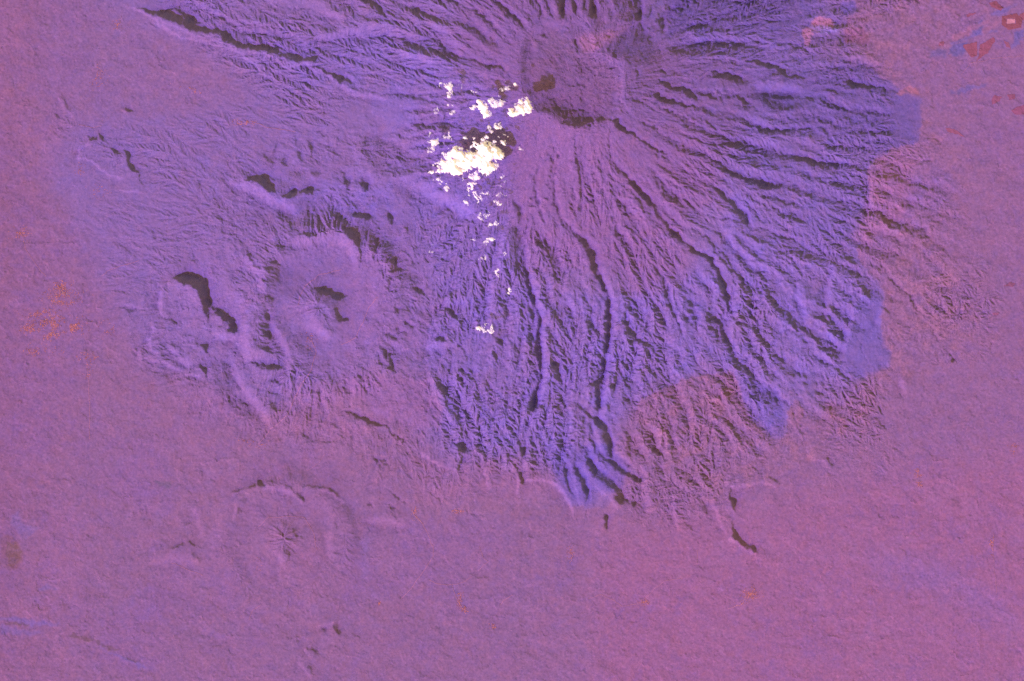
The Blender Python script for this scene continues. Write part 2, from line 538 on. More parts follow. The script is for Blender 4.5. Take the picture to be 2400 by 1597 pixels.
BRIGHT = """
a .42 905,55,10 980,85,12 1050,120 1130,195,14 1220,250 1290,270 1400,290 1500,310 1560,320 1640,360 1720,420 1800,490 1880,540,10
a .4 1100,115,10 1150,170 1230,190 1290,215 1350,255 1450,265 1530,300
a .35 1340,0,12 1400,40 1460,90 1550,110 1600,150 1680,205 1780,230 1850,220
a .35 1680,145,14 1800,175 1950,190 2030,240 2100,300
a .45 1960,460,12 2100,440,16 2170,490 2250,510 2353,590
a .4 545,1105,10 545,1040 605,990 610,970
a .4 545,1095,12 600,1095 660,1140 750,1205 830,1240
a .35 830,1320,12 900,1315 980,1335
a .35 1600,1262,40 1750,1300,50 1850,1360,60 1950,1400,60 2020,1450,40
a .3 850,775,14 880,790
a .3 2050,0,40 2200,60,50 2353,130,50
a .3 2200,260,40 2353,240,50
a .3 400,690,14 450,760 490,800
b .35 0,240,70 150,200,80 300,190,60 420,250,40
b .3 420,370,40 500,400,40 620,430
b .35 0,590,24 60,640 200,670,24 290,690
b .28 560,110,20 700,200,40 830,370,40
b .25 900,140,20 980,200 1050,290
b .35 380,1230,20 480,1210,16 600,1205
b .3 210,925,8 300,960 420,1010 520,1080 640,1110,10
b .3 430,1240,60 700,1380,70 900,1480,60
b .3 20,1490,30 100,1530,30
b .3 640,690,14 800,750,30
b .3 0,600,14 90,660
k .3 85,0,20 240,140,22 340,250,20
k .3 460,60,20 500,160
k .3 560,40,22 600,150
k .3 690,40,24 700,150
k .3 810,60,20 830,150
k .3 980,20,30 1010,100,40 1040,200
k .3 1090,20,30 1120,130
k .45 970,478,10 1060,430 1180,350 1300,250 1360,222
k .35 1400,60,22 1390,150 1370,220
k .35 1390,250,16 1420,330 1450,420 1480,520
k .3 620,1110,10 720,1160 800,1185 880,1150 1000,1120 1080,1110
k .25 480,1060,12 600,1110
k .3 560,900,14 640,870 720,890
k .3 380,400,30 400,470
k .3 440,330,14 520,390
k .28 1130,1000,20 1180,1000
k .3 1200,940,20 1260,990,20 1300,1040
k .3 1260,880,12 1400,890 1500,930
k .3 1520,830,12 1700,930 1850,970
k .3 1550,720,14 1700,800 1800,830
k .3 1640,440,10 1800,420 1950,390 2120,365 2300,400
k .3 1200,1190,12 1350,1250 1500,1360
c .35 0,540,16 90,555 200,500,14 300,520
c .45 540,600,60 640,600,70 760,620,50
c .4 600,690,8 600,760
c .4 625,720,8 630,760
c .4 670,740,8 720,700 720,750
c .4 770,710,8 780,750
c .35 820,680,10 850,760 900,800 950,850 1010,920 1050,990
c .3 1090,410,20 1200,405,24 1330,435,20
c .3 460,970,40 560,980,40 640,1000
c .35 980,1050,14 1060,1080 1100,1120,12
c .35 600,1180,10 600,1240
c .3 470,1240,10 560,1240 600,1200
c .35 400,1400,20 450,1470 470,1530,24
c .3 1290,1150,24 1300,1300,30 1290,1430
c .28 0,260,30 200,290 330,260
c .3 500,330,30 640,330,30
c .3 620,540,16 690,590 800,600
c .35 980,650,8 1040,690 1110,710 1160,760
c .3 1160,900,8 1220,970 1310,1050 1400,1060
c .3 760,960,8 860,970 940,1000 1000,1070
c .3 580,1120,6 700,1150 800,1190 900,1180
c .25 1060,20,14 1150,60
d .5 1110,450,24 1100,510,22 1110,570,20 1130,640,12
d .45 1150,400,14 1170,400
d .5 1030,770,20 1040,830,18
d .5 1060,690,20 1050,740,14
d .45 960,850,14 965,930
d .45 1000,905,10 1100,925,14 1180,970 1260,1000 1390,1045,10
d .3 830,540,14 900,535 960,560
d .3 1700,680,60 1690,780,60 1710,900,40
d .35 1840,540,20 1870,620,34 1890,700,40 1930,780,50 1990,880,40 2000,980,30
d .3 1700,260,60 1780,300,60 1800,420,50
d .3 1500,750,50 1620,760,40
d .3 1610,920,40 1650,1100,50 1740,1180,60 1850,1330,40
d .3 2060,90,60 2300,70,50
d .3 1170,850,40 1300,950,40
d .3 2110,560,14 2180,520 2260,560 2290,640
d .3 2120,680,40 2250,740,50
d .3 2330,620,14 2353,640
e .45 1275,90,30 1290,250,36 1310,380,36 1350,500,36 1385,600,44 1395,750,50 1400,850,44 1400,1000,44 1370,1170,50 1345,1250,36 1310,1350,20
e .4 1735,190,30 1770,280,36 1820,380,36 1860,450,36 1870,560,44 1885,660,36 1860,760,34 1845,880,36 1825,1020,36 1810,1150,40 1800,1290,40 1830,1380,40 1870,1480,40 1890,1568,36
e .3 1500,420,50 1540,500,60 1600,560,50
e .4 1950,510,14 1980,600,20 2000,680,20 2025,740,14
e .4 2040,570,10 2045,720
e .35 2140,440,16 2190,500,18 2230,600,20 2260,680
e .3 1430,540,14 1440,640 1480,690
e .35 2250,350,18 2270,450 2290,560
e .35 930,290,24 950,350,20
e .3 1040,400,40 1040,480,40 1020,600,36
e .3 0,80,60 60,150,60 90,240,40
e .3 160,100,40 180,180,40
e .4 600,1040,24 660,1130,30 700,1230,34 740,1340,24
e .3 790,1090,30 850,1200,50 880,1350,60 900,1450,60
e .35 350,790,30 440,850,20
e .3 600,830,30 720,820,40 800,810,20
e .3 1490,920,14 1520,1010 1540,1080
e .3 440,20,30 380,100,30
e .3 1960,850,12 2060,940 2160,1010
e .3 2200,720,20 2300,820,30 2353,880
e .25 620,540,40 740,520,40 850,510
f .42 60,100,18 130,170,24 210,230,24 255,320,24 295,400,24 320,500,24 370,580,30 340,660,30 330,740,24 370,860,20 430,930,18 520,1020,16 650,1130,14 720,1210
f .35 640,50,10 720,90,14 790,120,18 850,165,20 930,185,20 1000,170,16 1050,190 1100,210
f .35 240,550,14 280,610,20 320,630
f .35 800,400,30 820,520,40 860,600,30
f .3 1040,270,40 1010,430,40 1000,580,40
f .3 1190,540,20 1150,700,30 1110,850,30
f .3 600,400,14 680,480 740,560
f .3 1370,590,30 1350,660,30
f .3 1380,230,14 1440,330 1500,400 1560,460 1640,560
f .35 720,1290,10 780,1390 830,1470 860,1560
f .35 780,880,10 810,1000,10 820,1080
f .3 850,940,8 900,990 990,1020
f .35 1000,1190,12 1090,1210 1150,1130
f .3 200,760,8 260,840
f .3 430,830,12 560,900 600,1000
f .3 100,870,10 130,1000
f .3 0,1130,14 50,1260 100,1370
f .3 150,1050,20 150,1150 230,1230
f .3 250,1100,12 300,1250 390,1400
f .3 1510,1060,24 1530,1140
h .42 560,0,14 640,60 720,100 790,122,10
h .35 980,110,14 1010,170 1015,250,10
h .4 1130,70,14 1190,120 1220,190 1215,265,10
h .35 1270,175,20 1400,175,18 1470,210
h .5 1470,210,20 1530,260,24 1570,330,20 1595,410,10
h .35 1260,60,16 1250,110
h .3 1580,80,16 1620,230 1640,340
h .3 1660,60,20 1720,200 1720,320,20
h .3 1760,230,14 1850,310 1900,390
h .3 2090,120,60 2100,300,50 2130,400,24
h .3 2200,20,14 2240,200
h .3 2290,280,20 2300,430 2310,520
h .25 200,460,40 400,480,50
i .35 300,210,14 380,250 450,210 560,200 640,240
i .3 200,300,14 240,430 290,540
i .35 330,590,14 420,650 490,690 520,725,8
i .3 860,20,16 960,50 1020,85
i .3 330,340,8 360,420 370,460
i .3 20,240,12 130,280 230,400
g .4 1600,275,16 1690,250,12 1710,290
g .4 1830,235,30 1950,235,24 2020,280,24 2080,345,16
g .4 1620,350,20 1620,430
g .4 2200,240,18 2290,270 2353,330
g .3 1330,380,30 1370,440 1390,560,30
g .35 1900,690,20 1940,740,24 1955,790
g .35 2005,640,14 2030,720
g .3 1840,650,12 1870,660
g .25 1060,740,50 1200,720,60 1370,740,30
g .4 2100,1350,16 2130,1400
g .4 2060,1430,20 2110,1500,16 2130,1540
g .35 2030,1280,12 2050,1330
g .3 2200,1200,30 2290,1170,30
g .3 2260,560,40 2290,700,40
"""
def taper(P):
    if len(P) < 3: return P
    return [(P[0][0], P[0][1], P[0][2] * .35)] + P[1:-1] + [(P[-1][0], P[-1][1], P[-1][2] * .3)]
for line in DARK.strip().splitlines():
    t, v, rest = line.split(' ', 2)
    P = taper(pts(t, rest))
    if t in 'ckf': P = [(x, y, w * .8) for x, y, w in P]
    if t in 'adgi' and float(v) > -.95: v = float(v) * .72
    stroke(GD, P, float(v) * {'b': 1.0, 'c': .85, 'e': 1.0, 'f': .95, 'k': 1.0, 'h': .95, 'g': .85, 'i': .9}.get(t, 1.0), -1)
    if t in 'bcefkh':                    # the far wall of each ravine catches the sun
        Q = [(x - LX * (w * .75 + 1.5), y + LY * (w * .75 + 1.5), w * .8 + 1.5) for x, y, w in P]
        stroke(GB, Q, .42, 1, soft=.8)
GD *= np.clip(.92 + .45 * fbm(XX, YY, 16, 3, 551), .5, 1.15)
for line in BRIGHT.strip().splitlines():
    t, v, rest = line.split(' ', 2)
    stroke(GB, pts(t, rest), float(v) * (1.2 if t == 'g' else 2.0), 1, soft=0.8)

# shaded faces too wide for one line: tile, slope, softness, outline
FACES = """
d -1.05 1.2 1180,340 1250,320 1380,340 1430,370 1440,430 1432,480 1480,560 1560,600 1620,660 1635,730 1590,722 1560,670 1500,600 1450,530 1436,560 1430,620 1410,590 1390,520 1365,440 1320,405 1240,385
b -.42 4 200,930 110,1000 120,1080 200,1160 260,1230 380,1210 620,1130 480,1080 400,1000 300,985 230,930
b -.4 4 480,290 560,370 640,400 740,440 900,470 860,430 700,330 640,280 540,300
b -.35 4 430,60 560,140 700,160 860,190 960,300 1080,340 930,200 800,150 640,110 500,50
k -.4 3 1220,0 1400,0 1330,220 1160,190
k -.45 3 400,960 540,900 640,960 700,1000 880,1060 1060,1090 1000,1120 900,1100 860,1150 780,1170 700,1150 620,1100 520,1070 430,1000
k -.35 4 1980,410 2200,380 2230,450 2050,480 1700,520 1620,470
k -.4 4 2050,680 2352,740 2352,790 2100,770
k -.3 6 1000,470 1180,350 1350,250 1500,420 1550,580 1350,620 1180,550
e -.4 4 1150,0 1250,0 1260,200 1285,330 1290,420 1210,330 1150,300
e -.3 6 1390,60 1450,120 1500,280 1560,380 1500,360 1440,250 1390,170
c -.4 4 180,1010 330,980 430,985 420,1040 200,1040
c -.35 5 1380,1150 1500,1160 1560,1200 1480,1240 1380,1240
c -.35 5 530,650 900,660 890,700 760,760 640,800 560,740
c -.3 6 430,1040 1080,1140 1060,1180 640,1140 500,1150
c -.28 6 20,340 330,300 560,340 300,400 60,400
d -.3 4 1450,930 1560,960 1620,1060 1600,1160 1760,1320 1700,1340 1560,1230 1470,1080
d -.3 5 1880,230 2040,300 2130,380 2050,500 1900,500 1850,400
e -.3 5 660,1050 780,1120 850,1300 880,1450 800,1400 720,1200
f -.3 8 60,500 200,560 260,700 320,840 200,760 100,640
f -.3 6 480,60 740,90 900,190 1180,200 1180,240 900,260 600,200
f -.3 6 360,330 700,450 760,560 640,470 470,430
g -.5 2 1590,1 1591,1 1590,2
"""
F = np.zeros((NY, NX), np.float32)
for line in FACES.strip().splitlines():
    t, v, s, rest = line.split(' ', 3)
    F = np.minimum(F, float(v) * mask(t, rest, float(s)))
G = np.minimum(GD, F)
G = np.where(G < -0.05, G, G + GB).astype(np.float32)
G = blur(G, 0.9) + 0.45 * blur(G, 6.0)

# the slope along the light integrated into height, regularised so that ridges fall back to the base level
kl = FX * LX + FY * (-LY)                # light axis in grid space (Y down)
D = 1j * kl
k2 = FX ** 2 + FY ** 2
eps = 1.0 / 26.0
H = np.fft.rfft2(G) * (-1.0) * np.conj(D) / (np.abs(D) ** 2 + eps ** 2 + 0.02 * k2) * -1.0
SF = np.fft.irfft2(H, s=G.shape).astype(np.float32)
# G > 0 must rise away from the sun
SF = -SF

# ------------------------------------------------------------------ large forms
SX, SY = 1375.0, 215.0
R = np.hypot((XX - SX) * 1.0, (YY - SY))
BASE = 125.0 * np.exp(-np.maximum(R - 90, 0) / 330.0)
BASE -= 9.0 * np.exp(-(((XX + 2 * WX - 1350) / 92) ** 2 + ((YY + 2 * WY - 195) / 88) ** 2) ** 2)
BASE -= (8 + 5 * fbm(XX, YY, 60, 2, 77)) * blur(inside(pts('k', "300,560 330,350 500,230 880,205 900,330 1000,470 1180,600 1200,900 1060,1085 860,1150 700,1140 560,1080 400,980 320,800")), 6)
BASE += 20 * np.exp(-((XX - 700) ** 2 + (YY - 700) ** 2) / 330.0 ** 2)
rc = np.hypot(XX - 752 + fbm(XX, YY, 90, 3, 171) * 34, YY - 722 + fbm(XX, YY, 90, 3, 172) * 34)
th = np.arctan2(722 - YY, XX - 752)
BASE += (15 + 8 * np.cos(th - 2.1)) * np.exp(-((rc - 168) / 40) ** 2) + 19 * np.exp(-(rc / 44) ** 2)
rs = np.hypot(XX - 666 + fbm(XX, YY, 80, 3, 173) * 26, YY - 1275 + fbm(XX, YY, 80, 3, 174) * 26)
BASE += (5 + 3.5 * np.clip((1290 - YY) / 130, -1, 1)) * np.exp(-((rs - 138) / 30) ** 2) + 10 * np.exp(-(rs / 85) ** 2) + 5 * np.exp(-(rs / 38) ** 2)

# where the land is rough, 0..1
ROUGH = np.zeros((NY, NX), np.float32)
for v, s, t, o in [
    (1.0, 30, 'F', "1080,-200 2660,-200 2000,60 2100,200 2170,330 2100,480 2080,700 2050,860 1930,1000 1850,1100 1640,1230 1420,1200 1300,1150 1050,1080 980,900 1010,600 900,420 640,240 380,20 300,-200"),
    (.45, 25, 'F', "220,450 420,480 640,420 900,420 1020,560 1060,900 1000,1090 800,1060 480,1000 330,860 250,700"),
    (.5, 30, 'F', "60,240 330,300 600,240 700,250 840,380 700,440 420,470 200,420"),
    (.45, 30, 'F', "800,1040 1100,1080 1250,1180 1000,1200 800,1160"),
    (.8, 30, 'F', "1980,480 2200,400 2330,640 2330,860 2250,900 2080,760 2100,1100 1960,1130 1850,1080"),
]:
    ROUGH = np.maximum(ROUGH, v * mask(t, o, s))
SMOOTH = np.maximum(mask('b', "0,760 200,680 420,740 480,900 300,960 0,960", 12), mask('f', "1090,900 1200,600 1360,560 1430,960 1200,1050", 12))
SMOOTH = np.maximum(SMOOTH, mask('c', "1450,700 1640,660 1640,980 1440,1000", 8))
SMOOTH = np.maximum(SMOOTH, mask('d', "1450,120 1640,200 1560,560 1440,420 1200,330 1180,250", 10) * .8)
SMOOTH = np.maximum(SMOOTH, mask('e', "150,1030 500,1060 640,1150 690,1340 500,1400 250,1300 60,1130", 10) * .6)
SMOOTH = np.maximum(SMOOTH, .15 * np.clip(blur(inside(pts('k', "360,220 900,200 980,450 1060,560 1100,1050 700,1080 420,940 330,650")), 10), 0, 1))
ROUGH = ROUGH * (1 - .8 * SMOOTH)
ring = 1.0 * np.exp(-((rc - 185) / 42) ** 4)
ROUGH = np.maximum(ROUGH * (1 - .85 * np.exp(-((rc - 95) / 34) ** 4)), np.maximum(ring, .9 * np.exp(-(rc / 52) ** 4)))
ROUGH = np.maximum(ROUGH, np.maximum(.3 * np.exp(-((rs - 140) / 30) ** 4), .6 * np.exp(-(rs / 48) ** 4)))
ROUGH *= 1 + .05 * mask('F', "1350,1190 1440,1170 1480,990 1560,905 1720,873 1800,1040 1850,960 2100,825 2060,640 2500,600 2300,1400 1400,1400", 10)
HILL = mask('F', "480,380 900,300 1050,480 1080,800 1040,1060 860,1080 640,1040 470,960 340,860 340,640 480,520", 30) * (1 - .7 * np.exp(-(rc / 125) ** 6))
PLAINR = 0.16

# gullies that follow the slope (stripes laid across the local gradient, octave after octave)
def gullies(h, P, amp, seed, keep=None):
    gy, gx = np.gradient(blur(h, P * 0.45), STEP)
    m = np.hypot(gx, gy) + 1e-5
    sx, sy = -gy / m, gx / m
    X = XX / P; Y = YY / P
    cx = np.floor(X).astype(np.int32); cy = np.floor(Y).astype(np.int32)
    r = np.random.default_rng(seed)
    JX = r.random((512, 512), dtype=np.float32); JY = r.random((512, 512), dtype=np.float32); PH = r.random((512, 512), dtype=np.float32) * 6.2832
    C = np.zeros_like(h); S = np.zeros_like(h); W = np.zeros_like(h)
    for j in (-1, 0, 1):
        for i in (-1, 0, 1):
            a = (cx + i) & 511; b = (cy + j) & 511
            dx = X - (cx + i) - JX[b, a]; dy = Y - (cy + j) - JY[b, a]
            w = np.maximum(0, 1 - (dx * dx + dy * dy) * 0.55) ** 3
            p = (dx * sx + dy * sy) * 6.2832 * 1.15 + PH[b, a]
            C += w * np.cos(p); S += w * np.sin(p); W += w
    q = np.hypot(C, S) + 1e-3
    c = np.arcsin(np.clip(C / q * np.clip(q / (W * 0.35 + 1e-3), 0, 1), -.995, .995)) * .72   # crisp crests
    steep = np.clip(m / 0.07, 0.2, 1)
    return (amp * c * steep).astype(np.float32)

# ------------------------------------------------------------------ long spurs that run down the cone between the traced ravines
CX, CY = 1365.0, 190.0
RAVINES = """
1250,300 1204,533 1208,594 1235,645 1239,676 1262,737 1266,771 1256,825 1262,856 1269,883 1250,928 1242,972 1215,1010 1222,1130
1310,300 1303,340 1298,410 1296,452 1310,510 1334,533 1385,594 1409,666 1426,700 1426,785 1415,832 1412,873 1402,970 1419,1009 1432,1060 1470,1120
1424,296 1425,357 1446,398 1480,428 1517,472 1545,510 1600,567 1644,598 1682,632 1695,675 1709,733 1700,765 1705,812 1763,883 1810,938 1838,961 1880,1013 1890,1055
1428,281 1482,314 1548,362 1600,395 1671,435 1709,473 1760,528 1831,557 1916,598 2010,640
1460,262 1533,301 1584,337 1668,374 1712,408 1834,435 1960,470 2060,490
1466,232 1507,247 1589,268 1645,301 1706,329 1790,345 1900,370 2000,390 2100,410
1527,222 1610,247 1700,262 1783,308 1900,302 1957,340 2080,360
1538,189 1609,212 1690,222 1780,221 1838,233 1906,231 2000,262 2150,275
1560,165 1630,184 1671,171 1737,184 1800,200 1900,195 1977,187 2071,210
1500,130 1600,150 1739,148 1828,165 1900,165 2040,160
1568,115 1622,112 1686,97 1731,108 1776,110 1900,105 2000,90
1480,110 1540,60 1600,20 1700,-80
1470,70 1497,20 1520,-80
1400,50 1388,0 1380,-100
1340,50 1318,0 1290,-100
1265,50 1256,0 1230,-80
1235,77 1216,61 1178,18 1150,-10 1110,-60
1200,100 1160,68 1133,41 1106,27 1038,3 980,-40
1171,122 1154,105 1116,71 1085,61 980,31 940,10 880,-20
1194,177 1126,153 1082,136 1041,119 963,105 919,88 860,95 770,60 700,30
1180,210 1050,215 950,225 875,221 800,190 700,150
1180,260 1080,290 963,295 850,290 760,260
1190,300 1080,370 980,400 870,400
1200,330 1100,450 1000,520 930,560
1215,380 1140,520 1060,660 1010,760 1000,860
1220,400 1165,560 1110,740 1060,860 1045,950 1070,1050
"""
RB = np.arange(40, 1500, 8.0)
TH = []
for line in RAVINES.strip().splitlines():
    p = np.array([[float(v) for v in q.split(',')] for q in line.split()])
    # resample densely, radius made monotonic
    t = np.linspace(0, len(p) - 1, 400)
    x = np.interp(t, np.arange(len(p)), p[:, 0]) - CX; y = CY - np.interp(t, np.arange(len(p)), p[:, 1])
    r = np.maximum.accumulate(np.hypot(x, y)) + np.arange(400) * 1e-4
    TH.append(np.interp(RB, r, np.unwrap(np.arctan2(y, x))))
TH = np.array(TH)
TH = np.unwrap(TH, axis=0)
for i in range(1, len(TH)):              # keep their order and a little room between them
    TH[i] = np.maximum(TH[i], TH[i - 1] + .035)
wx = XX + 1.5 * WX - CX; wy = CY - YY - 1.5 * WY
RR = np.hypot(wx, wy); AN = np.arctan2(wy, wx)
n_r = len(TH)
fb = np.clip((RR - RB[0]) / 8.0, 0, len(RB) - 1.001); bi = fb.astype(np.int32); bf = (fb - bi).astype(np.float32)
AN = TH[0].min() + np.mod(AN - TH[0].min(), 2 * np.pi)
U = np.zeros_like(RR)
first = None
def ang(i): return (TH[i][bi] * (1 - bf) + TH[i][bi + 1] * bf).astype(np.float32)
a0 = ang(0); rel = np.mod(AN - a0, 2 * np.pi)
prev = np.zeros_like(rel)
for i in range(1, n_r + 1):
    nx = (ang(i) - a0) if i < n_r else np.full_like(rel, 2 * np.pi)
    m = (rel >= prev) & (rel < nx)
    U = np.where(m, i - 1 + (rel - prev) / np.maximum(nx - prev, 1e-4), U)
    prev = nx
gy, gx = np.gradient(U, STEP)
GU = np.minimum(np.hypot(gx, gy), .5)
GU = blur(np.minimum(GU, .2), 6)
SPUR = np.zeros_like(U)
for n, sd in ((1, 0), (2, 1), (4, 2), (8, 3)):
    lam = 1.0 / np.maximum(GU * n, 1e-4)
    p = n * U + (0, .38, .55, .7)[sd] * fbm(XX, YY, 85, 4, 720 + sd)
    fr = p - np.floor(p)
    tri = 1 - 2 * np.abs(1 - 2 * fr)
    wgt = np.clip((lam - 7) / 8, 0, 1) * np.clip((95 - lam) / 45, 0, 1)
    SPUR += tri * np.minimum(lam, 60) * .25 * (.30, .42, .5, .52)[sd] * wgt * np.clip(.72 + 1.7 * fbm(XX, YY, 75, 3, 740 + sd), .05, 1.5)
SPUR = blur(SPUR, 1.2) * np.clip((RR - 110) / 120, 0, 1) * np.clip((1050 - RR) / 200, 0, 1)
SPUR *= 1 - mask('F', "-200,-200 300,-200 620,180 800,250 1000,420 1020,640 980,900 1060,1090 -200,1300", 30)
SPUR *= 1 - .45 * mask('F', "350,-100 1100,-100 1150,160 1000,260 600,260 300,60", 30)
FLOW = BASE * 2.2 + SPUR * .7 + 0.3 * SF + 6 * fbm(XX, YY, 160, 3, 77)
g0 = gullies(FLOW, 46.0, 1.0, 10); FLOW = FLOW + g0 * ROUGH * 1.6
g1 = gullies(FLOW, 26.0, 1.0, 11); FLOW = FLOW + g1 * ROUGH * 1.1
g2 = gullies(FLOW, 14.0, 1.0, 12); FLOW = FLOW + g2 * ROUGH * 1.0
g3 = gullies(FLOW, 8.0, 1.0, 13); FLOW = FLOW + g3 * ROUGH * .5
vary = np.clip(0.65 + 1.1 * fbm(XX, YY, 120, 3, 91), 0.15, 1.3)
CR = np.exp(-(R / 110) ** 4)
TEX = (g0 * 1.3 + g1 * 1.8 + g2 * 1.55 + g3 * 0.9) * vary * np.maximum(.42 + .58 * np.clip((R - 150) / 330, 0, 1), .75 * CR)
RID = 1 - np.abs(fbm(XX + 3 * WX, YY + 3 * WY, 18, 4, 31)) * 2
DET = RID * 1.1 + fbm(XX, YY, 9, 3, 41) * 0.8
NEAR = np.clip(blur(np.abs(GD), 4.0) * 3.2, 0, 1)
TEX *= 1 - .6 * NEAR
HT = BASE + SF * 1.45 + ROUGH * (TEX + SPUR * .9 * (1 - .45 * NEAR) + DET * (0.9 + .3 * CR) - CR * 11 * np.abs(fbm(XX + WX, YY + WY, 42, 4, 821, .55))) - HILL * (9 * np.abs(fbm(XX + 2 * WX, YY + 2 * WY, 70, 5, 831, .55)) - 4 * fbm(XX, YY, 34, 3, 841)) + PLAINR * (1 - ROUGH) * (fbm(XX, YY, 90, 5, 61) * 12 - np.abs(fbm(XX + 2 * WX, YY * 1.3 + 2 * WY, 60, 4, 66)) * 26 + fbm(XX, YY, 6, 2, 63) * 2.6)
HT = HT.astype(np.float32)

def height(x, y):
    """world height at a photo position"""
    u = np.clip(ix(np.asarray(x, np.float32)), 0, NX - 1.01); v = np.clip(iy(np.asarray(y, np.float32)), 0, NY - 1.01)
    i = u.astype(int); j = v.astype(int); fu = u - i; fv = v - j
    return K * ((HT[j, i] * (1 - fu) + HT[j, i + 1] * fu) * (1 - fv) + (HT[j + 1, i] * (1 - fu) + HT[j + 1, i + 1] * fu) * fv)

# ------------------------------------------------------------------ ground cover colours (infrared false colour)
def lin(c):
    c = np.asarray(c, np.float32) / 255.0
    return np.where(c <= 0.04045, c / 12.92, ((c + 0.055) / 1.055) ** 2.4).astype(np.float32)
LIT = np.array([1.75, 1.75, 1.75], np.float32)                                # light on level ground, so that cover colours can be given as seen
COL = np.empty((NY, NX, 3), np.float32)
COL[:] = lin((149, 95, 153))
def cover(rgb, m):
    global COL
    COL = COL + (lin(rgb) - COL) * m[..., None]
n1 = fbm(XX, YY, 190, 4, 201); n2 = fbm(XX, YY, 60, 4, 211); n3 = fbm(XX, YY, 22, 3, 221)
cover((150, 90, 145), np.clip(0.9 - XX / 260, 0, 1) * .8)
cover((160, 98, 160), np.clip(n1 * 1.6, 0, 1) * .7)
cover((146, 92, 165), np.clip(-n1 * 1.4 + n2 * .5, 0, 1) * .5)
cover((158, 98, 156), np.clip(n2 * 2 - .5, 0, 1) * .4)
# violet highlands
cover((146, 96, 164), mask('F', "120,60 400,-60 700,200 900,300 600,500 250,450 120,300", 50) * .7)
HL = mask('F', "90,-60 340,-200 1700,-200 1950,-40 1960,60 1870,130 2010,190 2110,230 2160,330 2070,380 2050,480 2010,560 2060,690 2090,830 2010,880 1960,930 1880,990 1840,1020 1780,1000 1740,920 1700,880 1640,880 1560,920 1490,950 1440,1010 1430,1180 1340,1180 1300,1100 1100,1080 1070,1100 970,1040 1030,960 990,880 900,860 640,960 480,900 330,860 270,700 180,540 110,400 170,280 420,270 600,220 500,120", 26)
cover((141, 97, 176), HL * .85)
DEEP = mask('F', "560,120 900,60 1150,170 1230,330 1210,500 1230,640 1450,700 1600,640 1700,560 1720,400 1750,250 1600,150 1580,-150 1950,-60 1870,110 2080,210 2150,240 2150,330 2080,350 2030,480 2010,600 2080,700 2080,850 1990,900 1940,870 1820,960 1850,1000 1790,1010 1710,880 1600,890 1480,940 1430,1020 1420,1180 1340,1180 1290,1060 1180,1060 1060,1060 1030,1000 1010,880 960,780 1040,680 960,540 700,490 560,450 900,420 970,340 820,200 640,190", 22)
cover((138, 97, 187), DEEP * np.clip(.72 + n2 * .9, 0, 1))
SUM = mask('k', "-100,-400 1400,-400 1380,200 1560,400 2100,480 2352,560 2500,900 2200,1400 2000,1800 1500,2200 1100,2500 600,2000 250,1900 200,1500 150,1300 300,1050 0,800 -300,560 -350,200", 22)
cover((139, 89, 160), SUM * .85)
S2 = mask('F', "1200,560 1190,380 1260,280 1420,300 1640,320 1700,420 1600,520 1620,640 1500,700 1420,620 1300,640", 22)
cover((146, 91, 162), S2 * .75)
cover((134, 85, 144), mask('k', "330,560 560,480 950,500 1120,640 1140,1000 1060,1080 860,1140 700,1130 420,980 300,760", 9) * .9)
cover((136, 88, 148), mask('k', "300,340 430,300 620,330 780,400 780,500 560,500 320,520", 6) * .8)
cover((176, 104, 162), mask('k', "860,330 1100,300 1300,240 1000,470 820,480 780,380", 5) * .7)
cover((124, 84, 162), mask('k', "1180,340 1400,60 1520,40 1500,420 1400,560 1180,540 980,480", 14) * .6)
# violet forest in the upper and right flanks
cover((112, 78, 158), mask('F', "1560,-150 1960,-150 1900,30 1840,90 1720,60 1560,90", 14) * .85)
cover((116, 80, 162), mask('c', "520,520 900,480 1100,400 1380,480 1480,640 1640,680 1630,990 1380,1060 1100,1000 760,850 540,760", 8) * .75)
cover((142, 106, 205), mask('c', "520,600 700,560 960,640 900,740 800,690 560,660", 9) * .5)
cover((146, 106, 212), mask('b', "640,1180 900,1340 960,1500 860,1568 760,1450 600,1300", 16) * .6)
cover((138, 97, 186), mask('e', "600,-40 1140,-40 1130,300 940,420 760,560 640,440 700,250", 14) * .6)
cover((147, 96, 172), mask('e', "0,250 300,150 380,250 340,620 600,500 640,560 560,900 300,760 0,1000", 14) * .7)
cover((151, 96, 168), mask('e', "100,1030 560,1030 650,1150 690,1330 520,1420 300,1320 60,1130 0,1000", 5) * .85)
cover((126, 88, 166), mask('F', "1600,-150 2000,-100 2000,150 2170,230 2170,330 2080,380 2020,620 1900,560 1700,420 1620,250", 30) * .5)
# crisp edge of the forest reserve against the farmland
FARM = mask('F', "1950,-200 2660,-200 2660,1800 1200,1800 1300,1230 1345,1185 1420,1192 1440,1170 1440,1120 1470,1060 1480,990 1500,935 1560,905 1620,886 1660,880 1712,873 1730,900 1746,970 1760,985 1786,1010 1800,1040 1838,1025 1850,960 1862,930 1890,978 1920,985 1938,945 1975,952 2010,920 2018,893 2056,863 2085,865 2090,825 2070,810 2065,740 2072,700 2070,680 2050,650 2010,600 2008,585 2030,540 2110,500 2040,470 2030,400 2090,350 2155,335 2158,305 2162,226 2100,224 2110,205 2060,180 2030,130 1980,80 1985,50 2005,30 2000,0", 1.2)
cover((151, 95, 154), FARM * .9)
cover((160, 94, 152), FARM * mask('F', "1400,1250 2660,1000 2660,1800 1400,1800", 40))
RED = mask('F', "1950,-200 2500,-200 2300,60 2140,180 2180,280 2300,400 2160,520 2300,720 2260,850 2080,900 2000,1000 1860,1110 1700,1170 1560,1080 1480,1000 1510,930 1640,880 1720,890 1790,1020 1860,940 1930,980 2060,860 2060,740 2080,640 2040,540 2120,470 2160,330 2160,220 2080,180 1980,80", 14) * FARM
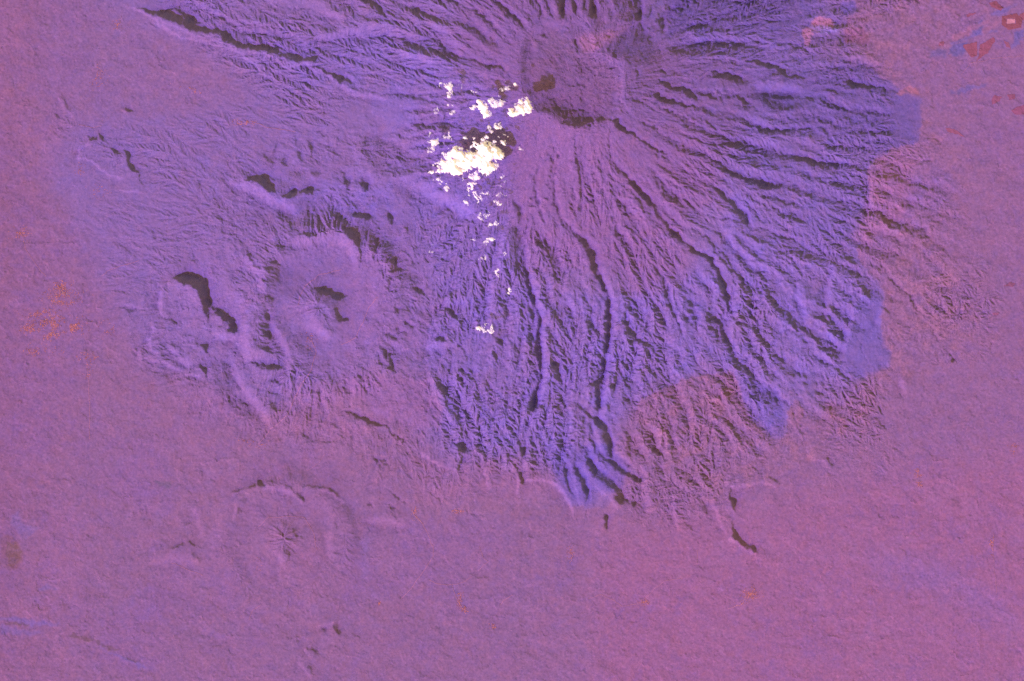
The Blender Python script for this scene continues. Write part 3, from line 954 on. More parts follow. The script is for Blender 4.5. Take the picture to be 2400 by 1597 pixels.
cover((154, 95, 148), RED * np.clip(.35 + n3 * 1.1, 0, 1))
cover((170, 106, 158), RED * np.clip(n3 * 2.2 - .2 + n2 * .5, 0, 1) * .4)
cover((134, 90, 178), FARM * mask('F', "2060,400 2200,390 2250,440 2120,520 2040,640 2030,560 2080,480", 18) * .4)
cover((168, 100, 158), mask('F', "2060,370 2140,350 2130,500 2060,560 1990,570 2020,520 2040,440", 9) * .6)
cover((146, 98, 176), mask('i', "1200,690 1500,680 1900,800 2353,1200 2353,1300 1900,1000 1400,880", 22) * .5)
cover((122, 88, 182), mask('f', "1110,860 1200,520 1340,400 1380,560 1360,700 1430,860 1420,960 1230,1050 1120,1000", 4) * .6)
cover((124, 88, 184), mask('f', "380,1060 520,1050 720,1210 730,1290 680,1400 700,1440 600,1440 550,1350 470,1320 430,1200", 4) * .6)
cover((120, 86, 186), mask('h', "1400,-60 1840,-60 2000,100 1900,260 1760,250 1740,360 1600,355 1500,200", 6) * .6)
# patches with outlines of their own
PATCH = """
196,112,158 .8 1.6 c 890,160 940,110 1020,130 1045,170 1010,210 960,200 930,230 885,210
190,110,156 .7 1.5 c 830,200 880,190 900,250 850,330 820,260
150,110,200 .7 1.5 c 870,190 960,170 1020,200 1080,180 1060,230 950,240
122,86,170 .8 2 c 1080,20 1190,0 1190,80 1130,110 1080,70
112,88,165 .8 1.3 c 1990,230 2040,160 2080,140 2060,230 2020,260
112,88,165 .8 1.3 c 1840,330 1960,280 1930,380 1870,390 1830,370
112,88,160 .6 2 c 1690,345 1820,345 1800,400 1700,390
118,92,175 .7 1.2 c 2300,230 2353,200 2353,260 2270,350 2255,320
118,92,175 .6 1.5 c 1830,300 1990,240 2180,210 2180,225 1990,260 1850,320
118,92,178 .6 1.5 c 2120,100 2300,10 2310,30 2180,110 2120,120
118,92,175 .6 1.5 c 1850,620 2000,590 2100,580 2080,600 1950,640 1850,650
176,102,150 .6 1.5 c 1840,260 2110,140 2120,160 1860,290
176,102,152 .5 2 c 2050,230 2200,120 2210,140 2080,250
150,84,130 .6 2 c 1100,200 1250,200 1300,300 1120,310 1100,260
188,106,146 .7 1.2 c 1520,610 1610,605 1630,650 1590,650
186,104,146 .6 1.2 c 1470,650 1510,620 1550,660
150,96,160 .6 2 c 1850,410 1950,360 1970,480 1930,520 1860,500
140,84,110 .5 1.5 g 0,580 60,570 110,590 150,660 160,720 110,790 50,800 0,770
128,86,96 .6 1.5 g 40,620 110,600 150,680 110,760 60,780 30,700
112,86,130 .6 1.3 g 1060,180 1190,180 1180,230 1150,240 1100,225
128,94,180 .6 2 g 0,1130 120,1130 420,1170 400,1190 200,1180 40,1150 0,1160
128,94,180 .5 2 g 0,1180 60,1200 300,1240 200,1260 0,1240
132,98,180 .5 1.6 g 240,930 340,900 380,930 420,950 300,950
132,98,182 .4 2 g 60,440 130,400 150,480 270,500 160,600 140,580 60,480
120,82,100 .6 1.2 g 30,1165 200,1170 220,1180 60,1185
122,82,100 .6 1.1 g 470,1240 560,1250 700,1290 700,1310 600,1290 480,1260
122,82,100 .6 1.1 g 700,1310 820,1350 820,1365 700,1330
122,82,100 .6 1.1 g 850,1400 950,1420 950,1440 860,1420
124,94,184 .5 1.2 g 680,1330 780,1370 960,1440 1010,1470 980,1480 800,1390
150,108,200 .35 6 h 150,560 190,560 180,860 150,860
136,84,130 .5 4 i 1850,290 1920,310 1910,360 1860,350
"""
for line in PATCH.strip().splitlines():
    c, v, s, t, rest = line.split(' ', 4)
    cover([float(q) for q in c.split(',')], float(v) * mask(t, rest, float(s)))
n4 = fbm(XX + 4 * WX, YY + 4 * WY, 34, 4, 241, .65); n5 = fbm(XX, YY, 12, 3, 251, .7)
FLD = np.clip(1 - HL, .25, 1)
cover((138, 88, 166), np.clip(n4 * 2.2 - .35, 0, 1) * .36 * FLD)
cover((162, 102, 162), np.clip(-n4 * 2.2 - .4 + n5, 0, 1) * .36 * FLD)
cover((126, 86, 118), np.clip(n5 * 2.4 - 1.0, 0, 1) * .3 * FLD)
# fine mottling of fields, scrub and rock
spk = np.random.default_rng(5).standard_normal((NY, NX)).astype(np.float32)
spk = blur(spk, 1.3); spk /= spk.std()
sp2 = blur(np.random.default_rng(6).standard_normal((NY, NX)).astype(np.float32), 2.4); sp2 /= sp2.std()
sp3 = blur(np.random.default_rng(8).standard_normal((NY, NX)).astype(np.float32), 5.0); sp3 /= sp3.std()
amt = 0.04 + 0.03 * RED + 0.01 * (1 - HL)
COL *= (1 + amt * spk + .02 * sp2)[..., None]
COL[..., 0] *= 1 + .012 * sp2 + .015 * sp3 + .03 * n3
COL[..., 2] *= 1 - .02 * sp2 - .02 * sp3 - .04 * n3
COL = COL * .93 + .07 * COL.mean(-1, keepdims=True)
ALB = np.clip(COL / LIT, 0.01, 0.9)

# ------------------------------------------------------------------ materials
def mat_ground():
    m = bpy.data.materials.new('land_cover'); m.use_nodes = True
    n = m.node_tree.nodes; l = m.node_tree.links; n.clear()
    out = n.new('ShaderNodeOutputMaterial'); d = n.new('ShaderNodeBsdfDiffuse'); d.inputs['Roughness'].default_value = 0.6
    at = n.new('ShaderNodeAttribute'); at.attribute_name = 'cover'
    geo = n.new('ShaderNodeNewGeometry')
    no = n.new('ShaderNodeTexNoise'); no.inputs['Scale'].default_value = 9.0; no.inputs['Detail'].default_value = 4.0
    mr = n.new('ShaderNodeMapRange'); mr.inputs[1].default_value = .25; mr.inputs[2].default_value = .75; mr.inputs[3].default_value = .93; mr.inputs[4].default_value = 1.07
    mx = n.new('ShaderNodeMix'); mx.data_type = 'RGBA'; mx.blend_type = 'MULTIPLY'; mx.inputs[0].default_value = 1.0
    l.new(geo.outputs['Position'], no.inputs['Vector']); l.new(no.outputs[0], mr.inputs[0])
    l.new(at.outputs['Color'], mx.inputs[6]); l.new(mr.outputs[0], mx.inputs[7])
    l.new(mx.outputs[2], d.inputs['Color']); l.new(d.outputs[0], out.inputs[0])
    return m
def mat_plain(name, rgb, var=0.15, scale=12.0):
    m = bpy.data.materials.new(name); m.use_nodes = True
    n = m.node_tree.nodes; l = m.node_tree.links; n.clear()
    out = n.new('ShaderNodeOutputMaterial'); d = n.new('ShaderNodeBsdfDiffuse')
    geo = n.new('ShaderNodeNewGeometry'); no = n.new('ShaderNodeTexNoise'); no.inputs['Scale'].default_value = scale; no.inputs['Detail'].default_value = 4.0
    mr = n.new('ShaderNodeMapRange'); mr.inputs[1].default_value = .3; mr.inputs[2].default_value = .7; mr.inputs[3].default_value = 1 - var; mr.inputs[4].default_value = 1 + var
    mx = n.new('ShaderNodeMix'); mx.data_type = 'RGBA'; mx.blend_type = 'MULTIPLY'; mx.inputs[0].default_value = 1.0
    mx.inputs[6].default_value = (*[float(v) for v in lin(rgb) / LIT], 1)
    l.new(geo.outputs['Position'], no.inputs['Vector']); l.new(no.outputs[0], mr.inputs[0]); l.new(mr.outputs[0], mx.inputs[7])
    l.new(mx.outputs[2], d.inputs['Color']); l.new(d.outputs[0], out.inputs[0])
    return m
GROUND = mat_ground()

def mesh_obj(name, V, Fq, mat, attr=None):
    """V (n,3) float, Fq (m,3|4) int, attr (n,3) colours"""
    k = Fq.shape[1]
    me = bpy.data.meshes.new(name)
    me.vertices.add(len(V)); me.vertices.foreach_set('co', np.ascontiguousarray(V, np.float32).ravel())
    me.loops.add(Fq.size); me.loops.foreach_set('vertex_index', np.ascontiguousarray(Fq, np.int32).ravel())
    me.polygons.add(len(Fq)); me.polygons.foreach_set('loop_start', np.arange(0, Fq.size, k, dtype=np.int32))
    me.polygons.foreach_set('use_smooth', np.zeros(len(Fq), bool))
    if attr is not None:
        nm, A = attr
        if A.ndim == 2:
            a = me.attributes.new(nm, 'FLOAT_COLOR', 'POINT')
            a.data.foreach_set('color', np.concatenate([A, np.ones((len(A), 1), np.float32)], 1).astype(np.float32).ravel())
        else:
            a = me.attributes.new(nm, 'FLOAT', 'POINT'); a.data.foreach_set('value', A.astype(np.float32))
    me.materials.append(mat)
    me.update()
    o = bpy.data.objects.new(name, me); sc.collection.objects.link(o)
    return o
def tag(o, label=None, cat=None, group=None, kind=None):
    for a, b in (('label', label), ('category', cat), ('group', group), ('kind', kind)):
        if b: o[a] = b
    return o

# ------------------------------------------------------------------ the terrain as sheets that share their borders
far = [300, 900, 2500, 7000, 20000, 60000]
EX = np.concatenate([GX[0] - np.array(far[::-1]), GX, GX[-1] + np.array(far)]).astype(np.float32)
EY = np.concatenate([GY[0] - np.array(far[::-1]), GY, GY[-1] + np.array(far)]).astype(np.float32)
nf = len(far)
HE = np.pad(blur(HT, 45), nf, mode='edge'); AE = np.pad(np.stack([blur(ALB[..., q], 45) for q in range(3)], -1), ((nf, nf), (nf, nf), (0, 0)), mode='edge')
HE[nf:-nf, nf:-nf] = HT; AE[nf:-nf, nf:-nf] = ALB
fade = np.ones(len(EX), np.float32); fy_ = np.ones(len(EY), np.float32)
for q in range(nf):
    v = [.8, .5, .2, .05, 0, 0][q]
    fade[nf - 1 - q] = fade[-nf + q] = v; fy_[nf - 1 - q] = fy_[-nf + q] = v
FD = np.minimum(fade[None, :], fy_[:, None])
HE = HE * FD
mean = ALB.reshape(-1, 3).mean(0)
AE = AE * FD[..., None] + mean * (1 - FD[..., None])
EXX, EYY = np.meshgrid(EX, EY)
VV = np.stack([(EXX - 1200) * K, (798.5 - EYY) * K, HE * K], -1).reshape(-1, 3)
AA = AE.reshape(-1, 3)
enx, eny = len(EX), len(EY)
jj, ii = np.meshgrid(np.arange(eny - 1), np.arange(enx - 1), indexing='ij')
base = (jj * enx + ii)
QUAD = np.stack([base + enx, base + enx + 1, base + 1, base], -1)
def zone(t, s):
    m = inside(pts(t, s)) > .5
    z = np.zeros((eny, enx), bool); z[nf:-nf, nf:-nf] = m
    return z[:-1, :-1]
Zc = zone('k', "330,330 480,200 900,190 1180,210 980,470 1130,600 1150,1000 1060,1090 860,1160 700,1150 420,990 290,700")
Zv = zone('F', "1080,-200 2000,-200 1960,40 1850,110 2000,180 2100,224 2162,226 2158,305 2155,335 2090,350 2030,400 2040,470 2110,500 2030,540 2008,585 2010,600 2050,650 2070,680 2065,740 2070,810 2090,825 2085,865 2056,863 2018,893 2010,920 1975,952 1938,945 1920,985 1890,978 1862,930 1850,960 1838,1025 1800,1040 1786,1010 1746,970 1712,873 1620,886 1500,935 1480,990 1440,1120 1440,1170 1345,1185 1300,1100 1190,1060 1060,1080 1040,960 1000,860 1040,640 980,480 1000,330 880,200 620,200 380,20 300,-200") & ~Zc
Zl = zone('F', "220,450 420,480 560,420 960,440 1030,620 990,860 1030,960 1040,1070 800,1060 480,1000 330,860 250,700") & ~Zv & ~Zc
Zs = zone('g', "1560,250 1700,190 2330,210 2353,700 2150,950 1800,980 1560,800 1500,500") & ~Zl & ~Zv & ~Zc
Zp = ~(Zc | Zv | Zl | Zs)
for nm, z in (('plain', Zp), ('volcano', Zv), ('crater', Zc), ('hills', Zl), ('caldera', Zs)):
    q = QUAD[z]
    used, inv = np.unique(q, return_inverse=True)
    o = mesh_obj(nm, VV[used], inv.reshape(-1, 4), GROUND, ('cover', AA[used]))
    tag(o, kind='structure')

# ------------------------------------------------------------------ fields and ponds (thin sheets draped on the ground)
def sheet(name, tile, s, rgb, label, cat, group, hole=None, var=.1):
    P = inside(pts(tile, s), warp=False)
    xs = [p[0] for p in pts(tile, s)]; ys = [p[1] for p in pts(tile, s)]
    st = .8
    x = np.arange(min(xs) - 1, max(xs) + 1, st); y = np.arange(min(ys) - 1, max(ys) + 1, st)
    X, Y = np.meshgrid(x, y)
    wob = fbm(X, Y, 7, 3, 333) * 2.0; wob2 = fbm(X, Y, 7, 3, 444) * 2.0
    def ins(Q):
        r = np.zeros(X.shape, bool)
        for i in range(len(Q)):
            x0, y0 = Q[i][:2]; x1, y1 = Q[(i + 1) % len(Q)][:2]
            if y0 == y1: continue
            r ^= ((y0 > Y + wob) != (y1 > Y + wob)) & (X + wob2 < (x1 - x0) * (Y + wob - y0) / (y1 - y0) + x0)
        return r
    r = ins(pts(tile, s))
    if hole: r &= ~ins(pts(tile, hole))
    n = len(x)
    j, i = np.nonzero(r[:-1, :-1])
    b = j * n + i
    q = np.stack([b + n, b + n + 1, b + 1, b], -1)
    V = np.stack([(X - 1200) * K, (798.5 - Y) * K, height(X, Y) + .012], -1).reshape(-1, 3)
    u, inv = np.unique(q, return_inverse=True)
    # a rim of real thickness under the sheet
    o = mesh_obj(name, V[u], inv.reshape(-1, 4), mat_plain(name, rgb, var))
    return tag(o, label, cat, group)
FG = 'dark red fields on the plain beside the volcano'
sheet('field', 'c', "2110,20 2160,8 2210,60 2190,76 2130,50", (146, 78, 108), 'small dark red field at the top edge above the square ring field', 'field', FG)
sheet('field', 'c', "2200,112 2300,92 2342,130 2332,190 2240,206 2198,170", (142, 76, 100), 'dark red square field with a pale square at its centre', 'field', FG, hole="2232,128 2290,128 2290,166 2232,166")
sheet('field', 'c', "2234,130 2288,130 2288,164 2234,164", (196, 120, 150), 'pale square plot inside the dark red ring field', 'field', None)
sheet('field', 'c', "1930,312 2028,290 2030,380 1990,398 1958,362", (146, 78, 108), 'dark red field left of the thin blue channel', 'field', FG)
sheet('field', 'c', "2045,312 2140,255 2152,280 2100,362 2020,424 2042,380", (146, 78, 110), 'long dark red field right of the thin blue channel', 'field', FG)
sheet('field', 'c', "2320,100 2353,84 2380,84 2380,150 2330,130", (148, 80, 110), 'dark red field cut by the right edge beside the ring field', 'field', FG)
sheet('field', 'c', "2150,655 2200,670 2180,700 2130,720 2125,690", (146, 80, 118), 'dark red field left of its smaller neighbour below the channels', 'field', FG)
sheet('field', 'c', "2235,655 2290,650 2290,680 2250,690", (146, 80, 118), 'small dark red field right of a larger one below the channels', 'field', FG)
sheet('field', 'c', "2260,760 2300,735 2353,725 2380,790 2290,790", (148, 80, 122), 'wide dark red field at the right edge below two small ones', 'field', FG)
sheet('field', 'c', "1770,290 1800,285 1795,315 1765,318", (150, 84, 118), 'tiny dark red field left of the upper channel', 'field', FG)
sheet('field', 'c', "2210,280 2240,290 2260,340 2225,320", (150, 84, 120), 'narrow dark red field between two blue channels', 'field', FG)
sheet('field', 'c', "1810,880 1870,890 1950,950 1900,930 1820,905", (148, 82, 118), 'thin dark red streak of field east of the forest block', 'field', FG)
sheet('field', 'f', "2215,405 2250,375 2290,390 2270,412", (136, 78, 116), 'dark lozenge field alone near the right edge', 'field', FG)
sheet('field', 'f', "2130,592 2180,585 2170,605 2140,608", (140, 80, 120), 'tiny dark field below the lone lozenge field', 'field', FG)
sheet('field', 'c', "1950,105 2010,85 2030,90 1960,120", (148, 80, 116), 'thin dark red field west of the top edge one', 'field', FG)

# ------------------------------------------------------------------ roads
def road(tile, s, w, rgb, label=None):
    P = pts(tile, s)
    X = [];
    pp = []
    for (x0, y0, _), (x1, y1, _) in zip(P[:-1], P[1:]):
        n = max(2, int(math.hypot(x1 - x0, y1 - y0) / 2.0))
        for t in np.linspace(0, 1, n, endpoint=False): pp.append((x0 + (x1 - x0) * t, y0 + (y1 - y0) * t))
    pp.append(P[-1][:2]); pp = np.array(pp, np.float32)
    pp[:, 0] += fbm(pp[:, 0], pp[:, 1], 14, 2, 701) * 2.0; pp[:, 1] += fbm(pp[:, 0], pp[:, 1], 14, 2, 702) * 2.0
    d = np.gradient(pp, axis=0); d /= np.hypot(d[:, 0], d[:, 1])[:, None] + 1e-6
    nrm = np.stack([-d[:, 1], d[:, 0]], 1) * w / 2
    L = pp + nrm; Rr = pp - nrm
    V = []
    zl = np.maximum(height(L[:, 0], L[:, 1]), height(Rr[:, 0], Rr[:, 1])) + .02
    for A in (L, Rr):
        V.append(np.stack([(A[:, 0] - 1200) * K, (798.5 - A[:, 1]) * K, zl], 1))
    n = len(pp)
    V = np.concatenate(V)
    i = np.arange(n - 1)
    q = np.stack([i, i + 1, n + i + 1, n + i], 1)
    o = mesh_obj('road', V, q, mat_plain('road', rgb, .12))
    tag(o, kind='structure')
ORG = (190, 112, 140)
for t, s, w in [
    ('h', "485,370 500,420 560,480 600,560 630,640 638,700 560,820 480,930 410,1000", .9),
    ('h', "560,480 520,430 510,380", .8),
    ('h', "600,870 660,895 760,905 790,980 830,1060 880,1090", .8),
    ('h', "760,905 840,885 900,850", .7),
    ('h', "955,640 980,720 1010,740 950,805", .7),
    ('h', "1090,1040 1120,1010 1180,970", .9),
    ('h', "1700,1000 1780,970 1860,1000 1940,1055 2000,1040 2090,1020", .8),
    ('h', "2090,1000 2160,930 2240,870 2353,860", .8),
    ('h', "760,400 780,385 810,395 830,410", 1.1),
    ('i', "440,970 410,1040 310,1070", 1.0),
    ('i', "100,660 98,760", .7),
    ('i', "2145,560 2140,700 2165,960", .7),
    ('d', "600,960 610,1060 620,1280 615,1460", .8),
    ('d', "700,340 740,300 860,260 960,230", .8),
    ('d', "2060,540 2070,470 2110,400 2200,330 2353,290", .9),
    ('d', "2150,780 2180,860 2150,980 2080,1080 2030,1180 1980,1300 1860,1400 1780,1500", .9),
    ('e', "0,810 60,790 100,760 200,540 250,480", .8),
    ('a', "1620,870 1740,840 1840,880 2040,910", .8),
    ('a', "540,860 620,880 700,870", .7),
    ('g', "1780,500 1850,440 2000,430 2100,440 2170,560 2180,660", .8),
    ('g', "1720,1150 1740,1080 1800,1040", .7),
    ('g', "2240,0 2200,60 2120,120", .6),
    ('g', "1180,750 1300,800 1400,840", .7),
    ('d', "150,60 180,160 280,300 320,340", .7),
    ('c', "1920,520 1980,440 2160,400 2353,390", .7),
]:
    road(t, s, w, (182, 112, 150))

# ------------------------------------------------------------------ towns: hundreds of roofs each, nobody could count them
def town(label, areas, n, rgb, size=(.6, 1.5), seed=0, pale=0.0):
    r = np.random.default_rng(seed)
    C = []
    for (tile, cx, cy, rx, ry, wt) in areas:
        x0, y0, k = TILE[tile]
        m = int(n * wt)
        a = r.standard_normal((m, 2))
        C.append(np.stack([x0 + (cx + a[:, 0] * rx * .6) * k, y0 + (cy + a[:, 1] * ry * .6) * k], 1))
    C = np.concatenate(C)
    keep = fbm(C[:, 0].astype(np.float32), C[:, 1].astype(np.float32), 9, 2, 900 + seed) > -.12
    C = C[keep]
    m = len(C)
    sx = r.uniform(*size, m) * .5; sy = r.uniform(*size, m) * .5; hh = r.uniform(.006, .012, m)
    ang = r.choice([.3, .3 + math.pi / 2], m) + r.normal(0, .15, m)
    ca, sa = np.cos(ang), np.sin(ang)
    z = height(C[:, 0], C[:, 1]) + .012
    V = []
    for dz, rf in ((-.05, 1), (1, 1)):
        for ax, ay in ((-1, -1), (1, -1), (1, 1), (-1, 1)):
            px = C[:, 0] + ax * sx * ca - ay * sy * sa; py = C[:, 1] + ax * sx * sa + ay * sy * ca
            V.append(np.stack([(px - 1200) * K, (798.5 - py) * K, z + (hh if dz > 0 else -.05)], 1))
    # ridge
    for s_ in (-1, 1):
        px = C[:, 0] + s_ * sx * ca; py = C[:, 1] + s_ * sx * sa
        V.append(np.stack([(px - 1200) * K, (798.5 - py) * K, z + hh * 1.35], 1))
    V = np.stack(V, 1).reshape(-1, 3)
    f4 = np.array([[0, 4, 5, 1], [1, 5, 6, 2], [2, 6, 7, 3], [3, 7, 4, 0], [4, 8, 9, 5], [6, 9, 8, 7]])
    q = (np.arange(m)[:, None, None] * 10 + f4[None]).reshape(-1, 4)
    col = np.tile(lin(rgb) / LIT, (m, 1)) * (1 + r.normal(0, .25, (m, 1)))
    pl = r.random(m) < pale
    col[pl] = lin((235, 190, 190)) / LIT
    A = np.repeat(np.clip(col, .02, .9), 10, 0)
    o = mesh_obj('town', V, q, ROOF, ('cover', A))
    return tag(o, label, 'town', 'towns on the plains', 'stuff')
ROOF = mat_ground(); ROOF.name = 'roofs'
T = (214, 122, 120)
town('largest orange speckled town on the left plain', [('d', 430, 410, 60, 40, .1), ('d', 430, 490, 110, 50, .2), ('d', 300, 600, 110, 45, .17), ('d', 400, 670, 150, 50, .33), ('d', 200, 700, 60, 30, .08), ('d', 350, 750, 50, 30, .08), ('d', 490, 690, 60, 40, .12), ('d', 740, 700, 50, 40, .05)], 2600, T, seed=1, pale=.012)
town('thin scatter of roofs just below the largest town', [('d', 300, 850, 100, 35, .7), ('d', 220, 860, 50, 20, .3)], 180, T, seed=2)
town('orange town by a road south of the largest town', [('d', 600, 900, 55, 35, .7), ('d', 600, 990, 25, 60, .3)], 260, T, seed=3)
town('small orange town at the left edge above the largest town', [('d', 140, 40, 45, 40, 1)], 170, T, seed=4)
town('small town on the upper left plain', [('a', 670, 530, 50, 60, 1)], 150, T, seed=5)
town('small town midway to the shadowed canyon', [('a', 1370, 632, 40, 14, .7), ('a', 1300, 610, 40, 10, .3)], 70, T, seed=6)
town('town with star of roads beside the gullied hill', [('a', 1700, 850, 70, 22, .7), ('a', 1640, 850, 60, 20, .3)], 130, T, seed=7)
town('faint town below the small dark cliff', [('a', 680, 1320, 60, 40, .6), ('a', 560, 1180, 25, 40, .4)], 130, T, seed=8)
town('faint town at the upper left edge of the gorge plain', [('a', 810, 160, 30, 30, 1)], 60, T, seed=9)
town('village at the foot of the ring mountain', [('d', 2150, 800, 40, 60, 1)], 90, T, seed=10)
town('village where the mountain road leaves the hills', [('d', 1780, 1500, 60, 25, .6), ('d', 1700, 1470, 60, 20, .4)], 90, T, seed=11)
town('village on the saddle below the scarp', [('h', 505, 410, 18, 45, 1)], 80, T, seed=12)
town('village strung along a bright bend of road', [('h', 800, 398, 40, 20, 1)], 70, T, seed=13)
town('grid village with terraces at the lower centre', [('h', 815, 1010, 18, 55, .6), ('h', 850, 1070, 24, 24, .4)], 150, T, seed=14)
town('tiny village east of the grid village', [('h', 1040, 1190, 24, 20, 1)], 40, T, seed=15)
town('small roofs in a column below the forest tongue', [('h', 1580, 690, 20, 45, 1)], 80, T, seed=16)
town('small town right of centre on the lower plain', [('h', 2085, 1025, 45, 20, 1)], 90, T, seed=17)
town('tiny village on the lower left of the long road', [('h', 265, 1030, 18, 14, 1)], 30, T, seed=18)
town('orange town on the right plain nearest the farmland', [('i', 1620, 130, 30, 35, .7), ('i', 1635, 210, 20, 25, .3)], 150, T, seed=19)
town('brightest orange town of the lower right plain', [('i', 470, 968, 50, 32, .9), ('i', 410, 1040, 30, 20, .1)], 260, T, seed=20)
town('long thin town beside a straight road near the right edge', [('i', 2130, 640, 18, 60, 1)], 110, T, seed=21)
town('faint pink village at the bottom right', [('i', 1300, 945, 40, 25, 1)], 60, (188, 110, 150), seed=22)
town('village at the far right under the farmland', [('f', 2285, 1530, 20, 30, 1)], 90, T, seed=23)
town('faint strip village in the small caldera', [('g', 1790, 770, 20, 35, 1)], 40, T, seed=24)
town('scattered houses all over the lower plain', [('h', 1176, 900, 1500, 500, .5), ('g', 1200, 900, 900, 450, .25), ('i', 1200, 900, 1000, 500, .25)], 1500, (205, 130, 165), (.4, .8), seed=25, pale=.01)
town('tiny scattered houses on the left plain', [('a', 700, 700, 700, 500, .5), ('d', 400, 900, 500, 500, .5)], 700, (200, 122, 155), (.4, .8), seed=26, pale=.01)

# ------------------------------------------------------------------ clouds: closed puffs with ragged edges, floating over the slope
def mat_cloud():
    m = bpy.data.materials.new('cloud_vapour'); m.use_nodes = True
    n = m.node_tree.nodes; l = m.node_tree.links; n.clear()
    out = n.new('ShaderNodeOutputMaterial'); d = n.new('ShaderNodeBsdfDiffuse'); tr = n.new('ShaderNodeBsdfTransparent')
    tl = n.new('ShaderNodeBsdfTranslucent')
    d.inputs['Color'].default_value = (.98, .76, .82, 1); tl.inputs['Color'].default_value = (.97, .74, .72, 1)
    at = n.new('ShaderNodeAttribute'); at.attribute_name = 'opacity'
    ms = n.new('ShaderNodeMixShader'); m2 = n.new('ShaderNodeMixShader'); m2.inputs[0].default_value = .22
    l.new(d.outputs[0], m2.inputs[1]); l.new(tl.outputs[0], m2.inputs[2])
    l.new(at.outputs['Fac'], ms.inputs[0]); l.new(tr.outputs[0], ms.inputs[1]); l.new(m2.outputs[0], ms.inputs[2])
    l.new(ms.outputs[0], out.inputs[0])
    return m
CLOUD = mat_cloud()
def cloud(label, blobs, alt, seed, thick=1.0, cut=0.34, rag=1.0, small=False):
    B = []
    for (t, x, y, rx, ry) in blobs:
        x0, y0, k = TILE[t]; B.append((x0 + x * k, y0 + y * k, rx * k, ry * k))
    st = .55
    x = np.arange(min(b[0] - b[2] for b in B) - 7, max(b[0] + b[2] for b in B) + 7, st, dtype=np.float32)
    y = np.arange(min(b[1] - b[3] for b in B) - 7, max(b[1] + b[3] for b in B) + 7, st, dtype=np.float32)
    X, Y = np.meshgrid(x, y)
    D = np.zeros_like(X); grow = 2.15 if small else 1.5
    wx = fbm(X, Y, 12, 4, seed + 40, .6) * 6 * rag; wy = fbm(X, Y, 12, 4, seed + 50, .6) * 6 * rag
    for bx, by, rx, ry in B:
        q = ((X + wx - bx) / (rx * grow)) ** 2 + ((Y + wy - by) / (ry * grow)) ** 2
        D = D + np.maximum(0, 1 - q) * min(1.0, .45 + min(rx, ry) / 22)
    D = np.minimum(D, 1.6)
    qx = X * .73 + Y * .68; qy = (Y * .73 - X * .68) * 1.6          # torn along the wind
    D = D + (fbm(qx, qy, 12, 5, seed, .72) * 1.15 - .10) * rag * np.clip(D * 3, 0, 1)
    T = D - cut
    body = T > 0
    # drop the outermost ring of the window so that the shell closes
    body[0, :] = body[-1, :] = False; body[:, 0] = body[:, -1] = False
    cell = body[:-1, :-1] & body[1:, :-1] & body[:-1, 1:] & body[1:, 1:]
    if cell.sum() < 4: return None
    Tn = np.clip(T, 0, 1.3)
    bill = 1 - np.abs(fbm(X, Y, 22, 2, seed + 5, .4)) * 2.2
    def soft(A, r):
        kx = np.hanning(2 * r + 3)[1:-1]; kx /= kx.sum()
        A = np.apply_along_axis(lambda v: np.convolve(v, kx, 'same'), 0, A)
        return np.apply_along_axis(lambda v: np.convolve(v, kx, 'same'), 1, A)
    Ts = soft(Tn, 9)
    up = (Ts ** 1.5 * 6 + Ts * (1 + 2.5 * bill)) * np.clip(Tn * 3, 0, 1) * thick
    dn = Tn * 2.0 * thick
    n = len(x)
    zc = alt
    edge = ~(T > 0.02)
    zt = zc + K * (up + .03); zb = zc - K * (dn + .03)
    N = X.size
    Vx = ((X - 1200) * K).ravel(); Vy = ((798.5 - Y) * K).ravel()
    V = np.concatenate([np.stack([Vx, Vy, zt.ravel()], 1), np.stack([Vx, Vy, zb.ravel()], 1)])
    j, i = np.nonzero(cell); b = j * n + i
    top = np.stack([b + n, b + n + 1, b + 1, b], 1)
    bot = np.stack([b, b + 1, b + n + 1, b + n], 1) + N
    side = []
    C = np.pad(cell, 1)
    for dj, di, e0, e1 in ((-1, 0, (0, 0), (0, 1)), (1, 0, (1, 1), (1, 0)), (0, -1, (1, 0), (0, 0)), (0, 1, (0, 1), (1, 1))):
        ok = ~C[1 + j + dj, 1 + i + di]
        a = (j[ok] + e0[0]) * n + i[ok] + e0[1]; c = (j[ok] + e1[0]) * n + i[ok] + e1[1]
        side.append(np.stack([a, c, c + N, a + N], 1))
    q = np.concatenate([top, bot] + side)
    dens = np.clip(1 - np.exp(-np.clip(T * 2.0, 0, 4) ** 1.35 * (2.1 if not small else .95)), 0, 1)
    dens = np.tile(dens.ravel(), 2)
    dens = 1 - np.sqrt(1 - np.clip(dens, 0, .9999)) 
    # connected pieces: the largest is the cloud itself, torn off shreds are its wisps
    lab = np.where(cell, np.arange(1, cell.size + 1).reshape(cell.shape), 0)
    while True:
        p = np.pad(lab, 1)
        m = np.maximum.reduce([p[1:-1, 1:-1], p[:-2, 1:-1], p[2:, 1:-1], p[1:-1, :-2], p[1:-1, 2:]]) * cell
        if (m == lab).all(): break
        lab = m
    cl = lab[j, i]                        # label of each cell, then of each face
    fl = [cl, cl]
    for dj, di, e0, e1 in ((-1, 0, 0, 0), (1, 0, 0, 0), (0, -1, 0, 0), (0, 1, 0, 0)):
        fl.append(cl[~C[1 + j + dj, 1 + i + di]])
    fl = np.concatenate(fl)
    ids, cnt = np.unique(cl, return_counts=True)
    root = None
